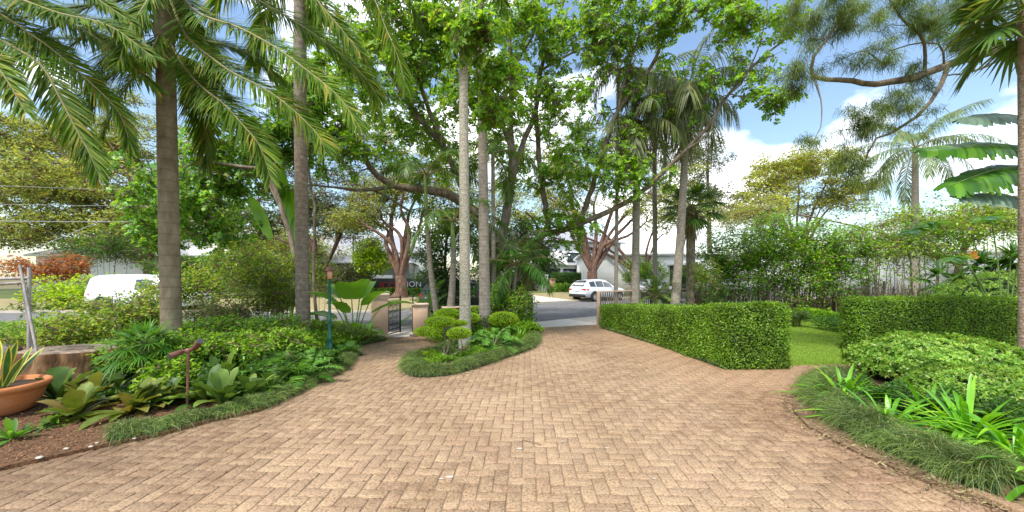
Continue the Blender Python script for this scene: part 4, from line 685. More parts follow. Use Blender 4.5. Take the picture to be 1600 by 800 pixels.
def hedge_box(name, lb, pts, h0, h1, thick, lm, seed, dens=1400, Lf=.036, z0=0, core='hedge_core', parent_cat='hedge', jit=.045, group=None):
    """clipped hedge following a base polyline (front foot), height h0->h1; thick measured to the left of travel"""
    r = RS(seed); p = np.array(pts, float); n = 60; c = cat(p, n) if len(p) > 2 else cat(p, n); T = nrm(np.gradient(c, axis=0)); Nn = np.stack([-T[:, 1], T[:, 0], T[:, 2]], 1) * thick
    h = np.linspace(h0, h1, n) if np.isscalar(h0) and np.isscalar(h1) else None
    t = thing(name, lb, parent_cat, c[n // 2] * [1, 1, 0] + UP * z0, group)
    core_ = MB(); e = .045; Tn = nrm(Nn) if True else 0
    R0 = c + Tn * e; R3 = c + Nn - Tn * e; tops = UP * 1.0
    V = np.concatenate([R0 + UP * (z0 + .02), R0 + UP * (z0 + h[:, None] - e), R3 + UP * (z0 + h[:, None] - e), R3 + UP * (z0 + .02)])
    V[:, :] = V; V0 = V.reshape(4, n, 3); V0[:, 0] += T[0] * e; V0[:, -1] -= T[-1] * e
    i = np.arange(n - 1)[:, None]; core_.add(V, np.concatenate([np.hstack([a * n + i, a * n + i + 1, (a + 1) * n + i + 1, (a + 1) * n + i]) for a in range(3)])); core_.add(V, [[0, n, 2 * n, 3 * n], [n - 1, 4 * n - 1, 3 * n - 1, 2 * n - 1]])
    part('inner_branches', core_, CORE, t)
    lf = MB(); seg = np.linalg.norm(np.diff(c, axis=0), axis=1); Lt = seg.sum(); th_ = abs(thick)
    def samp(m):
        u_ = r.uniform(0, n - 1.001, m); k = u_.astype(int); f = (u_ - k)[:, None]; return c[k] * (1 - f) + c[k + 1] * f, Nn[k], T[k], h[k] * (1 - f[:, 0]) + h[k + 1] * f[:, 0]
    hm = h.mean(); B = []; O = []
    for face, area in (('f', Lt * hm), ('b', Lt * hm), ('t', Lt * th_), ('e0', th_ * h[0]), ('e1', th_ * h[-1])):
        m = int(area * dens); q, nn, tt, hh = samp(m); v = r.uniform(0, 1, m)
        und = lambda P_: (np.sin(P_[:, 0] * 5.3 + P_[:, 2] * 4) * np.cos(P_[:, 1] * 6.1 + P_[:, 2] * 3.1))[:, None]
        if face == 'f': b = q + UP * (v * hh)[:, None]; o = -nrm(nn)
        elif face == 'b': b = q + nn + UP * (v * hh)[:, None]; o = nrm(nn)
        elif face == 't': b = q + nn * v[:, None] + UP * hh[:, None]; o = np.tile(UP, (m, 1))
        elif face == 'e0': b = c[0] + nn[:1] * 0 + Nn[0] * v[:, None] + UP * (r.uniform(0, 1, m) * h[0])[:, None]; o = np.tile(-T[0], (m, 1))
        else: b = c[-1] + Nn[-1] * v[:, None] + UP * (r.uniform(0, 1, m) * h[-1])[:, None]; o = np.tile(T[-1], (m, 1))
        b = b + o * (und(b) * .018 + r.normal(0, jit * .55, (m, 1))); B.append(b); O.append(o)
    B = np.vstack(B) + UP * z0; O = np.vstack(O); m = len(B); D = O * .7 + ru(r, m) * .9 + UP * .25
    leaf(lf, B, D, O + ru(r, m) * .5 + UP * .3, r.uniform(.7, 1.25, m) * Lf, r.uniform(.8, 1.1, m) * Lf * .55, .2, .1); part('foliage', lf, M[lm], t); return t
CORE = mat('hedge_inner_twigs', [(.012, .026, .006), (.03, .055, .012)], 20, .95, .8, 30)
HP = [G(938, 511), G(965, 519), G(1000, 530), G(1040, 544), G(1082, 559), np.array([3.96, 7.55, 0]), np.array([4.0, 6.93, 0])]
def two_hedges():
    pts = np.array(HP); 
    hedge_box('clipped_hedge', 'long clipped green hedge curving from the gateway along the driveway', pts, .74, 1.19, 1.18, 'hedge', 41, dens=3400, Lf=.042)
    hedge_box('clipped_hedge', 'straight clipped green hedge behind the pale shrub, right of the lawn', np.array([P(1342, 500, 8.45) * [1, 1, 0], P(1700, 500, 8.3) * [1, 1, 0]]), 1.22, 1.22, .5, 'hedge', 42, dens=3000, Lf=.042)
two_hedges()
hedge_box('street_hedge', 'tall clipped dark hedge in front of the modern white house', np.array([P(868, 440, 38) * [1, 1, 0], P(1180, 440, 45) * [1, 1, 0]]), 1.75, 1.75, 1.0, 'dark', 43, dens=260, Lf=.15, z0=.45, jit=.1)
hedge_box('street_hedge', 'low strappy border hedge at the foot of the tall street hedge', np.array([P(868, 440, 36.4) * [1, 1, 0], P(960, 440, 38) * [1, 1, 0]]), .62, .62, .5, 'bed', 44, dens=300, Lf=.15, z0=.45, jit=.12)
hedge_box('street_hedge', 'low clipped hedge below the black banner', np.array([P(566, 460, 27.2) * [1, 1, 0], P(680, 460, 28.6) * [1, 1, 0]]), .62, .62, .5, 'hedge', 45, dens=300, Lf=.12, z0=.28, jit=.08)

# feathery branch upper right
tree('silky_tree', 'feathery leaved tree whose grey bough enters from the right edge', 'tree', P(1720, 560, 9) * [1, 1, 0], [
    L([(1740, 600), (1730, 300), (1700, 120), (1650, 70), (1592, 72)], [9, 8.6], .2, .13), L([(1592, 72), (1545, 82), (1480, 103), (1420, 122), (1370, 131), (1320, 126), (1272, 122)], [8.6, 7.6], .105, .04),
    L([(1272, 122), (1268, 95), (1300, 50), (1330, 0), (1340, -40)], [7.6, 7.3], .035, .015), L([(1480, 105), (1472, 130), (1440, 175), (1400, 205), (1368, 218), (1345, 270)], [8.2, 7.7], .05, .012), L([(1445, 110), (1442, 60), (1410, 30), (1380, -20)], [8.1, 7.6], .035, .015),
    L([(1560, 75), (1545, 50), (1550, 20), (1580, 0)], [8.5, 8.2], .05, .03), L([(1272, 122), (1283, 160), (1283, 195), (1268, 225)], [7.6, 7.4], .015, .006), L([(1570, 90), (1520, 112), (1480, 118)], [8.5, 8.3], .03, .015), L([(1380, 100), (1350, 80), (1310, 95)], [7.9, 7.7], .016, .008), L([(1475, 100), (1470, 70), (1430, 68), (1390, 80), (1375, 85)], [8.1, 7.8], .022, .008), L([(1483, 80), (1520, 75), (1510, 60), (1440, 40)], [8.2, 7.8], .02, .008)],
    [B3(1300, 20, 7.5, 90, 36, .7, 40), B3(1420, 20, 7.8, 90, 34, .7, 38), B3(1250, 110, 7.4, 36, 30, .5, 14), B3(1340, 95, 7.6, 60, 25, .6, 12), B3(1340, 190, 7.6, 22, 45, .5, 18), B3(1400, 165, 7.8, 50, 40, .5, 16), B3(1520, 30, 8.2, 60, 36, .6, 22), B3(1440, 120, 8.2, 50, 22, .5, 10), B3(1340, 260, 7.7, 40, 36, .5, 14), B3(1270, 215, 7.4, 14, 20, .3, 4), B3(1500, 60, 8.3, 80, 20, .5, 12)],
    M['feather'], M['bark'], 51, style='needle', q=150, L=.16, W=.008, crad=.21, br=.02, sub=.6, tw=False, wob=.5)
# ------------------------------------------------ palms
def frond(lf, st, pts, nl, LL, W, r, droop=.35, ang=(70, 35), vee=.25, rr=(.03, .006), t0=.12, k=2, ns=5, updir=None, prof=None, lprof=None, gap=0, jj=.09):
    """one pinnate frond along pts: stalk into st, leaflets into lf"""
    p = cat(pts, 24); tube(st, p, np.linspace(rr[0], rr[1], 24), ns, cap=False)
    T = nrm(np.gradient(p, axis=0)); up_ = UP if updir is None else updir; t = np.linspace(t0, .995, nl); i = t * 23; a = i.astype(int); f = (i - a)[:, None]; a2 = np.minimum(a + 1, 23)
    B = p[a] * (1 - f) + p[a2] * f; D = nrm(T[a]); S = nrm(np.cross(D, up_)); Nn = nrm(np.cross(S, D)); an = np.radians(np.interp(t, [0, 1], ang)); lp = lprof(t) if lprof else np.sin(np.pi * (.12 + .80 * t)) ** .6
    for s_ in (-1, 1):
        m = len(B); jt = r.normal(0, jj, (m, 3)); d = D * np.cos(an)[:, None] + S * (s_ * np.sin(an))[:, None] + Nn * (vee + r.normal(0, .12 * jj / .09, m))[:, None] + jt
        keep = r.uniform(0, 1, m) > gap
        ribbon(lf, B[keep], d[keep], (LL * lp * r.uniform(.88, 1.08, m))[keep], W, k, (droop * r.uniform(.7, 1.3, m))[keep], prof or (lambda q: np.array([.5, 1, .7, .12])[int(round(q * 3))] if k == 3 else (.6, 1, .1)[int(round(q * 2))]), side=(nrm(np.cross(d, Nn))[keep]))
def palm(name, lb, base, trunk, rad, tm, seed, shaft=None, group=None, ns=14, flare=1.35):
    r = RS(seed); t = thing(name, lb, 'palm tree', base, group); s = MB(); n = 30; p = cat(trunk, n); rr = np.interp(np.linspace(0, 1, n), [0, .08, .2, 1], [rad[0] * flare, rad[0] * 1.08, rad[0], rad[1]])
    tube(s, p, rr, ns, wob=.012, rng=r); part('trunk', s, tm, t, smooth=True)
    if shaft is not None: s = MB(); tube(s, cat(shaft[0], 10), shaft[1], 12); part('crownshaft', s, M[shaft[2]] if len(shaft) > 2 else M['shaft'], t, smooth=True)
    return t, r
def add_frond(t, r, pts, mat_='palm', **kw):
    lf = MB(); frond(lf, lf, pts, r=r, **kw) if False else None
    st = MB(); frond(lf, st, pts, r=r, **kw); o = part('frond', st, M['rachis'], t, smooth=True); part('leaflets', lf, M[mat_], o); return o
def arc(h, az, L_, el0, drop, n=7):
    """frond path from hub h: leaves at elevation el0, curves down by drop (radians)"""
    p = [np.array(h, float)]; st = L_ / n
    for i in range(n): e = el0 - drop * (i / n) ** 1.15; p.append(p[-1] + st * np.array([math.sin(az) * math.cos(e), math.cos(az) * math.cos(e), math.sin(e)]))
    return p
big = dict(nl=220, LL=.56, W=.024, droop=.20, vee=.10, ang=(54, 22), rr=(.026, .006), k=3, t0=.08)
# near palm left, ringed trunk
b = P(270, 560, 6.75) * [1, 1, 0]
t, r = palm('feather_palm', 'large feather palm with a ringed brown trunk, closest on the left side', b, [b, P(267, 480, 6.75), P(263, 300, 6.75), P(259, 110, 6.75), P(258, 60, 6.75)], (.152, .135), M['ptr'], 61, ([P(258, 62, 6.75), P(257, -10, 6.75), P(257, -70, 6.75)], [.15, .17, .10], 'ptr'))
NEAR = [([(256, -40), (180, -50), (80, -20), (0, 40), (-40, 90)], [6.6, 5.4]), ([(254, -20), (190, 0), (110, 12), (30, 30), (-40, 60)], [6.8, 6.0]), ([(262, 30), (310, 60), (350, 70), (400, 90), (440, 130)], [6.9, 7.6]), ([(256, 20), (225, 30), (190, 60), (165, 95), (150, 140)], [6.9, 7.8]), ([(258, -60), (250, -30), (225, 10), (200, 50), (185, 100)], [6.5, 5.6]), ([(258, -60), (300, 14), (370, 42), (430, 74), (486, 115), (530, 152), (563, 200)], [6.7, 5.6]), ([(262, -10), (290, 55), (330, 90), (366, 115), (415, 140), (457, 171), (496, 210), (508, 236)], [6.7, 5.9]),
        ([(262, 60), (290, 108), (320, 140), (350, 163), (380, 196), (405, 227), (424, 280)], [6.7, 6.1]), ([(255, -40), (330, -30), (420, 10), (500, 60), (560, 110), (590, 150)], [6.8, 7.2]),
        ([(258, -50), (200, -20), (120, 20), (50, 70), (-20, 140)], [6.7, 5.6]), ([(256, 0), (210, 20), (150, 45), (90, 90), (40, 150)], [6.7, 6.6]), ([(255, 30), (200, 55), (150, 62), (90, 60), (20, 70)], [6.9, 7.4]),
        ([(262, 70), (300, 120), (318, 190), (325, 262)], [7.0, 7.6]), ([(255, -60), (270, -20), (290, 30), (320, 70), (340, 130)], [6.8, 7.8]), ([(250, -60), (180, -60), (100, -30), (20, 10), (-60, 70)], [6.8, 6.9]),
        ([(262, -70), (360, -60), (460, -30), (520, 30), (560, 80)], [6.8, 6.3]), ([(254, 60), (238, 92), (210, 120), (180, 165), (160, 215)], [7.1, 8.2]), ([(256, 40), (235, 80), (205, 100), (160, 130), (130, 190)], [6.7, 6.0])]
TW = nrm(np.array([0, -.62, .78]))
for pts, d in NEAR: add_frond(t, r, PL(pts, d), updir=TW, **big)
# palm whose trunk stands just outside the frame, fronds hang in at top left
b = P(-190, 560, 5.3) * [1, 1, 0]
t, r = palm('feather_palm', 'feather palm hanging its fronds in from beyond the top left corner', b, [b, P(-190, 300, 5.3), P(-185, 0, 5.3)], (.15, .135), M['ptr'], 62)
for pts, d in [([(-185, -60), (-90, 10), (0, 62), (62, 100), (92, 150), (118, 200), (140, 240), (154, 275)], [5.3, 5.2]), ([(-185, -60), (-80, -20), (0, 22), (50, 55), (90, 84), (140, 128), (185, 175), (206, 232)], [5.3, 5.6]),
               ([(-185, -70), (-80, -60), (20, -20), (100, 28), (180, 80), (248, 142)], [5.4, 6.0]), ([(-185, -60), (-90, -50), (10, -10), (90, 20), (170, 40), (240, 90)], [5.4, 5.0]), ([(-185, -80), (-80, -90), (20, -60), (120, -20), (200, 30)], [5.4, 5.4]), ([(-185, -50), (-120, 10), (-50, 60), (0, 110), (40, 175)], [5.2, 4.7])]:
    add_frond(t, r, PL(pts, d), updir=TW, **{**big, 'LL': .44})
# second ringed palm
b = P(474, 555, 9.0) * [1, 1, 0]
t, r = palm('feather_palm', 'tall straight ringed palm, second from the left behind the green lamp post', b, [b, P(473, 480, 9), P(471, 300, 9), P(469, 100, 9), P(469, -30, 9)], (.155, .135), mat('slim_ringed_trunk', [(.15, .12, .09), (.22, .18, .14), (.31, .26, .20)], 12, .85, .5, 30, rings=.14, ringc=(.7, .66, .6)), 63, ([P(469, -30, 9), P(468, -110, 9), P(468, -150, 9)], [.14, .16, .09]))
for pts, d in [([(468, -60), (495, 8), (530, 32), (562, 75), (582, 120), (588, 172)], [9, 8.2]), ([(468, -120), (540, -60), (580, -10), (602, 42), (622, 90), (634, 138)], [9, 7.6]), ([(468, -110), (520, -70), (560, -20), (590, 30), (612, 70)], [9, 9.6]), ([(468, -110), (440, -40), (420, 10), (405, 60), (395, 100)], [9, 9.5]), ([(468, -110), (530, -90), (600, -50), (640, 0), (655, 40)], [9, 8.6]), ([(468, -120), (430, -90), (380, -50), (340, 0), (330, 60)], [9, 8.8]), ([(468, -120), (480, -60), (486, 0), (490, 60)], [9, 10.5])]:
    add_frond(t, r, PL(pts, d), **{**big, 'LL': .60, 'W': .034, 'droop': .55, 'nl': 120})
# generic crown of arching fronds
def crown(t, r, hub, n, L_, el=(.2, 1.1), drop=(1.2, 2.0), mat_='palmg', n_unique=4, **kw):
    k = dict(nl=44, LL=L_ * .22, W=.035, droop=.6, vee=.1, ang=(75, 38), rr=(.03, .008), k=2, t0=.18); k.update(kw); 
    for i in range(n):
        az = i * 2.399 + r.uniform(-.2, .2); q = (i + .5) / n; e = el[1] + (el[0] - el[1]) * q; add_frond(t, r, arc(hub, az, L_ * r.uniform(.85, 1.1), e, drop[0] + (drop[1] - drop[0]) * q), mat_, **k)
def pmat(name, lb, px, py0, py1, d, rad, tm, seed, lean=0, top=None, shaft=None, mid=None, **kw):
    b = P(px, 500, d) * [1, 1, 0]; tp = P(px + lean, py1, d); trunk = [b, (b + tp) / 2 + np.array([(mid or 0) * d / FPX, 0, 0]), tp]; return (*palm(name, lb, b, trunk, rad, tm, seed, shaft, **kw), tp)
lich = dict(group=None)
t, r, tp = pmat('tall_palm', 'tall pale lichen covered palm trunk rising from the island bed next to the topiary', 727, 0, -70, 8.9, (.125, .10), M['ptrl'], 64, lean=-4, shaft=([P(723, -66, 8.9), P(723, -130, 8.9)], [.11, .09])); crown(t, r, tp + UP * 1.0, 11, 2.6, mat_='palm')
t, r, tp = pmat('tall_palm', 'tall brown ringed palm standing just right of the pale lichen covered one', 758, 0, -40, 10.9, (.155, .11), M['ptrg'], 65, lean=-7, shaft=([P(751, -38, 10.9), P(750, -95, 10.9)], [.12, .09])); crown(t, r, tp + UP * 1.0, 11, 2.7, mat_='palm')
t, r, tp = pmat('slender_palm', 'slim leaning grey palm with a green crownshaft left of the island palms', 686, 0, 330, 12.4, (.10, .065), M['ptrg'], 66, lean=-20, mid=-3, shaft=([P(666, 332, 12.4), P(664, 270, 12.4)], [.07, .05])); crown(t, r, tp + UP * 1.2, 8, 2.0, mat_='fan', el=(.0, 1.0), drop=(1.3, 1.9))
t, r, tp = pmat('slender_palm', 'curved palm stem with bright green crownshaft behind the pale lichen covered palm', 700, 0, 385, 12.0, (.13, .075), M['ptrg'], 67, lean=9, mid=2, shaft=([P(709, 388, 12), P(706, 345, 12)], [.085, .055])); crown(t, r, tp + UP * .8, 9, 2.1, mat_='fan', el=(-.1, .9), drop=(1.2, 1.7))
t, r, tp = pmat('slender_palm', 'thin dark palm stem tucked behind the brown ringed palm', 772, 0, 240, 12.6, (.075, .06), M['ptrg'], 68, lean=-2); crown(t, r, tp, 9, 2.0, mat_='fan', el=(-.2, .9))
t, r, tp = pmat('slender_palm', 'short palm with a spreading dark crown at the right end of the island bed', 797, 0, 415, 12.8, (.065, .05), M['ptrg'], 69, lean=10); crown(t, r, tp, 13, 1.9, mat_='fern', el=(-.2, 1.2), drop=(1.0, 1.5))
t, r, tp = pmat('slender_palm', 'short tan stemmed palm leaning beside the island bed tip', 788, 0, 395, 13.2, (.06, .045), mat('tan_palm_stem', [(.30, .20, .12), (.42, .29, .19)], 8, .8, .2, rings=.1, ringc=(.7, .68, .6)), 70, lean=14); crown(t, r, tp, 9, 1.8, mat_='palmg', el=(-.2, 1.1), drop=(1.0, 1.6))
# right group
def strands(t, r, hub, n, L_, spread):
    for k in range(n):
        a = r.uniform(0, 6.28); p0 = np.array(hub) + np.array([math.cos(a), math.sin(a), 0]) * .15; p1 = p0 + np.array([math.cos(a), math.sin(a), 0]) * spread * r.uniform(.3, 1); ln = L_ * r.uniform(.6, 1.1)
        s = MB(); p = cat([p0, (p0 + p1) / 2 + UP * .1, p1, p1 - UP * ln * .5 + ru(r, 1)[0] * .05, p1 - UP * ln], 22); tube(s, p, .012, 4, cap=False); B = np.repeat(p[8:], 16, 0); ribbon(s, B, ru(r, len(B)) * [1, 1, .3] - UP * .3, r.uniform(.06, .2, len(B)), .012, 2, .9); part('seed_strand', s, M['pods'], t)
def skirt(t, r, hub, n, L_):
    s = MB(); a = r.uniform(0, 6.28, n); rad_ = np.stack([np.cos(a), np.sin(a), np.zeros(n)], 1); ribbon(s, np.tile(hub, (n, 1)) + rad_ * .12 + UP * r.uniform(-.5, .3, n)[:, None], rad_ * r.uniform(.2, .9, (n, 1)) - UP * .7, r.uniform(.5, 1.1, n) * L_, .035, 3, .8, side=np.stack([-np.sin(a), np.cos(a), np.zeros(n)], 1)); part('dead_skirt', s, M['deadf'], t)
t, r, tp = pmat('tall_palm', 'straight grey palm with a brown dead frond skirt behind the long clipped hedge', 992, 0, 195, 15.2, (.165, .12), M['ptrg'], 71, lean=4); crown(t, r, tp, 16, 2.3, mat_='palmg', el=(-.6, 1.0), drop=(1.2, 1.6), nl=40, LL=.55, droop=1.2, W=.03); skirt(t, r, tp, 160, 1.2); strands(t, r, tp, 5, 1.8, .8)
t, r, tp = pmat('tall_palm', 'leaning grey palm with the large shaggy grey green crown over the hedge', 1053, 0, 150, 15.0, (.17, .12), M['ptrg'], 72, lean=20, mid=3); crown(t, r, tp, 22, 2.6, mat_='palmg', el=(-.6, 1.3), drop=(1.1, 1.8), nl=54, LL=.7, droop=1.5, W=.03); skirt(t, r, tp, 160, 1.4); strands(t, r, tp, 7, 2.6, 1.3)
t, r, tp = pmat('slender_palm', 'very thin straight palm stem in front of the white car bonnet', 962, 0, 110, 15.0, (.075, .06), M['ptrg'], 73, lean=4); crown(t, r, tp, 12, 1.9, mat_='palmg', el=(-.4, 1.1), droop=1.0); strands(t, r, tp, 3, 1.6, .6)
t, r, tp = pmat('slender_palm', 'slim pale palm stem between the two stout grey palms', 1024, 0, 130, 17.0, (.11, .09), M['ptrg'], 74, lean=-2); crown(t, r, tp, 12, 2.2, mat_='palmg', el=(-.4, 1.1), droop=1.2); strands(t, r, tp, 4, 2.2, .8)
# fan palm small, right
def fan_leaf(lf, st, o, d, L_, Rf, r, n=26, W=.05, split=.5):
    d = nrm(d); tip = o + d * L_ - UP * .12 * L_; tube(st, cat([o, o + d * L_ * .5 + UP * .04, tip], 6), [.014, .008], 4, cap=False)
    S = nrm(np.cross(d, UP)); a = np.linspace(-2.0, 2.0, n); dd = nrm(d - UP * .35); D = dd * np.cos(a)[:, None] + S * np.sin(a)[:, None] + np.cross(S, dd) * .12; ribbon(lf, np.tile(tip, (n, 1)), D, Rf * (1 - .15 * np.abs(a) / 2) * r.uniform(.9, 1.08, n), W * Rf * 2.2, 3, r.uniform(.1, .5, n), prof=lambda q: (.35, 1, .65, .05)[int(round(q * 3))])
def fan_palm(t, r, hub, n, L_, Rf, mat_='fan', el=(-.5, 1.2), W=.05):
    for i in range(n):
        q = (i + .5) / n; e = el[1] + (el[0] - el[1]) * q; az = i * 2.399; d = np.array([math.cos(e) * math.sin(az), math.cos(e) * math.cos(az), math.sin(e)]); lf, st = MB(), MB(); fan_leaf(lf, st, np.array(hub), d, L_ * r.uniform(.8, 1.1), Rf, r, W=W); o = part('fan_leaf', st, M['stem'], t); part('blade', lf, M[mat_], o)
t, r, tp = pmat('fan_palm', 'small fan palm with a brown shaggy trunk between hedge and shrub row', 1078, 0, 325, 16.2, (.17, .20), M['barkd'], 76, lean=2, flare=1.0); fan_palm(t, r, tp, 26, .9, .75); skirt(t, r, tp - UP * .1, 120, .9)
t, r, tp = pmat('fan_palm', 'fan palm trunk with old leaf scars cut off by the right edge of the photo', 1606, 0, -20, 6.2, (.10, .095), mat('scarred_palm_trunk', [(.20, .13, .09), (.34, .24, .17), (.45, .38, .31)], 16, .9, .8, 30, rings=.05, ringc=(.65, .6, .55)), 77, lean=-2, flare=1.1); fan_palm(t, r, P(1600, 20, 6.2), 20, .55, .62, el=(-.9, 1.2)); fan_palm(t, r, P(1600, -30, 6.2), 8, .6, .62)
# cocos palm far right
t, r, tp = pmat('feather_palm', 'distant feather palm with airy drooping crown on the right skyline', 1430, 0, 238, 27, (.26, .16), M['ptrg'], 78, lean=0); crown(t, r, tp + UP * .3, 17, 4.6, mat_='feather', el=(-.5, 1.25), drop=(1.2, 1.7), nl=60, LL=.75, droop=1.2, W=.045)
# cycad
def cycad(name, lb, px, d, h, n, L_, seed, mat_='fan', trunkr=.14, group=None, **kw):
    b = P(px, 500, d) * [1, 1, 0]; t, r = palm(name, lb, b, [b, b + UP * h * .5, b + UP * h], (trunkr, trunkr * 1.1), M['barkd'], seed, flare=1.05, group=group); k = dict(nl=46, LL=.22, W=.02, droop=.15, ang=(70, 50), vee=.2, rr=(.014, .004)); k.update(kw); crown(t, r, b + UP * h, n, L_, el=(-.2, 1.35), drop=(.7, 1.1), mat_=mat_, **k); return t
cycad('date_palm', 'squat feathery palm clump just behind the long clipped hedge', 1022, 15.6, .95, 26, 1.35, 79)
cycad('date_palm', 'low feathery palm at the foot of the leaning grey palm', 1045, 15.9, .55, 18, 1.1, 80)
cycad('date_palm', 'low palm tuft half hidden by the slender leaning stem near the gateway', 668, 13.2, .5, 12, 1.4, 81, mat_='fern')

# ------------------------------------------------ parked cars
def wheel(t, c, rad, side):
    s = MB(); prof = [(rad * .62, -.11), (rad * .9, -.12), (rad, -.08), (rad, .08), (rad * .9, .12), (rad * .62, .11)]; q = MB(); lathe(q, (0, 0, 0), prof, 24); V = q.v[0]; V = V[:, [0, 2, 1]]; s.add(V + c, q.f[0][0]); w_ = part('wheel', s, M['tyre'], t, smooth=True, local=True)
    s = MB(); q = MB(); lathe(q, (0, 0, 0), [(rad * .64, -.02), (rad * .64, .085), (rad * .58, .085), (rad * .56, .05)], 24); V = q.v[0][:, [0, 2, 1]] * [1, side, 1]; s.add(V + c, q.f[0][0])
    for k in range(10):
        a = k * math.pi / 5; u_ = np.array([math.cos(a), 0, math.sin(a)]); v = np.array([-math.sin(a), 0, math.cos(a)]) * .022; y = np.array([0, side * .075, 0]); o = u_ * rad * .1; e = u_ * rad * .6
        s.add([c + o - v + y, c + o + v + y, c + e + v * .8 + y, c + e - v * .8 + y, c + o - v, c + e - v], [[0, 1, 2, 3]]);
    q = MB(); lathe(q, (0, 0, 0), [(.001, .09), (.05, .085), (.055, .05)], 10); s.add(q.v[0][:, [0, 2, 1]] * [1, side, 1] + c, q.f[0][0]); part('rim', s, M['rim'], w_, local=True)
    s = MB(); q = MB(); lathe(q, (0, 0, 0), [(.001, .03), (rad * .6, .03)], 20); s.add(q.v[0][:, [0, 2, 1]] * [1, side, 1] + c, q.f[0][0]); part('brake_disc', s, M['blackp'], w_, local=True)
def car(lb, name, pos, rz, paint, st=None, plate=True, scale=(1, 1, 1), group=None, wb=(.92, 3.82), sw=((.52, 1.12), (1.2, 2.0), (2.06, 2.95))):
    st = st or [(0, .50, .92, .97, .80, .70), (.06, .40, 1.04, 1.10, .88, .74), (.30, .32, 1.10, 1.44, .93, .66), (.62, .28, 1.09, 1.60, .955, .665), (1.3, .27, 1.07, 1.675, .965, .67), (2.2, .27, 1.05, 1.67, .965, .67), (2.85, .27, 1.03, 1.53, .965, .67), (3.5, .27, 1.00, 1.10, .96, .74), (4.2, .29, .93, 1.01, .94, .72), (4.62, .36, .82, .88, .86, .62), (4.8, .48, .62, .66, .72, .5)]
    t = thing(name, lb, 'car', pos, group, rz); t.scale = scale; s = MB(); rows = []
    for x, zb, zt, zr, w_, rw in st:
        half = [(w_ * .80, zb), (w_ * .97, zb + .06), (w_, zb + (zt - zb) * .45), (w_ * .985, zb + (zt - zb) * .82), (w_ * .95, zt), (rw + .01, zr - (zr - zt) * .14), (rw * .82, zr - .015), (rw * .35, zr + .01)]
        rows.append([(x, y, z) for y, z in half] + [(x, -y, z) for y, z in half[::-1]])
    V = np.array(rows, float); k, m = V.shape[:2]
    # resample along the length for smooth curves
    Q = np.stack([cat(V[:, i], 41) for i in range(m)], 1); n = len(Q); F = [[a * m + b, a * m + (b + 1) % m, (a + 1) * m + (b + 1) % m, (a + 1) * m + b] for a in range(n - 1) for b in range(m)]
    keep = []
    for f in F:   # open wheel arches
        c = Q.reshape(-1, 3)[f].mean(0); keep.append(not (abs(c[1]) > .5 and c[2] < .78 and min(abs(c[0] - wb[0]), abs(c[0] - wb[1])) < .0))
    s.add(Q.reshape(-1, 3), F); s.add(Q[0][::-1], [list(range(m))]); s.add(Q[-1], [list(range(m))]); part('body', s, paint, t, smooth=True, local=True)
    xs = Q[:, 0, 0]
    def pan(x0, x1, i0, i1, sgn, ft=.12, fb=.06, o=.006):
        V = []
        for x in np.linspace(x0, x1, 6):
            j = np.searchsorted(xs, x) - 1; f = (x - xs[j]) / (xs[j + 1] - xs[j]); row = Q[j] * (1 - f) + Q[j + 1] * f; a, b = row[i0], row[i1]; V += [a + (b - a) * fb, a + (b - a) * (1 - ft)]
        V = np.array(V) * [1, sgn, 1] + np.array([0, sgn * o, o * .5]); return V, [[2 * i, 2 * i + 1, 2 * i + 3, 2 * i + 2] for i in range(5)]
    for sgn in (1, -1):
        for x0, x1 in sw:
            s = MB(); s.add(*pan(x0, x1, 4, 5, sgn, ft=.10 if x1 < 2.5 else .2)); part('side_window', s, M['glass'], t, local=True)
        s = MB(); s.add(*pan(.15, 4.7, 0, 1, sgn, 0, 0, .012)); part('sill_cladding', s, M['blackp'], t, local=True)
        s = MB(); s.add([(-.012, sgn * .50, .98), (-.0, sgn * .84, .98), (.30, sgn * .945, .95), (.30, sgn * .945, .87), (.0, sgn * .85, .84), (-.012, sgn * .50, .90)], [[0, 1, 4, 5], [1, 2, 3, 4]]); part('tail_light', s, M['redlamp'], t, local=True)
        s = MB(); bbox(s, (2.92, sgn * 1.03, 1.08), (.14, .18, .12), 0, .03); part('mirror', s, paint, t, local=True)
        for x in wb:
            s = MB(); a = np.linspace(-.15, math.pi + .15, 15); V = [(x + math.cos(q) * rr, sgn * (.972 if rr > .4 else .95), .37 + math.sin(q) * rr) for q in a for rr in (.44, .375)]; s.add(V, [[2 * i, 2 * i + 1, 2 * i + 3, 2 * i + 2] for i in range(14)]); s.add([(x + math.cos(q) * .40, sgn * .966, max(.1, .37 + math.sin(q) * .40)) for q in np.linspace(0, math.pi * 2, 20)[:-1]], [list(range(19))]); part('wheel_arch', s, M['blackp'], t, local=True)
            wheel(t, np.array([x, sgn * .90, .37]), .37, sgn)
    s = MB(); s.add([(.085, -.62, 1.13), (.085, .62, 1.13), (.44, .56, 1.50), (.44, -.56, 1.50)], [[0, 1, 2, 3]]); s.v[0] += np.array([-.03, 0, .03]); part('rear_window', s, M['glass'], t, local=True)
    s = MB(); s.add([(3.42, -.70, 1.13), (3.42, .70, 1.13), (2.80, .60, 1.555), (2.80, -.60, 1.555)], [[0, 1, 2, 3]]); s.v[0] += np.array([.03, 0, .025]); part('windscreen', s, M['glass'], t, local=True)
    s = MB(); bbox(s, (.32, 0, 1.60), (.30, 1.2, .035), 0, .012); part('roof_spoiler', s, M['blackp'], t, local=True)
    s = MB(); bbox(s, (.03, 0, .46), (.16, 1.66, .24), 0, .05); part('lower_bumper', s, M['blackp'], t, local=True)
    if plate: s = MB(); box(s, (-.02, 0, .84), (.02, .42, .12)); part('number_plate', s, M['white'], t, local=True)
    return t
road_a = math.atan2(.62, .79)
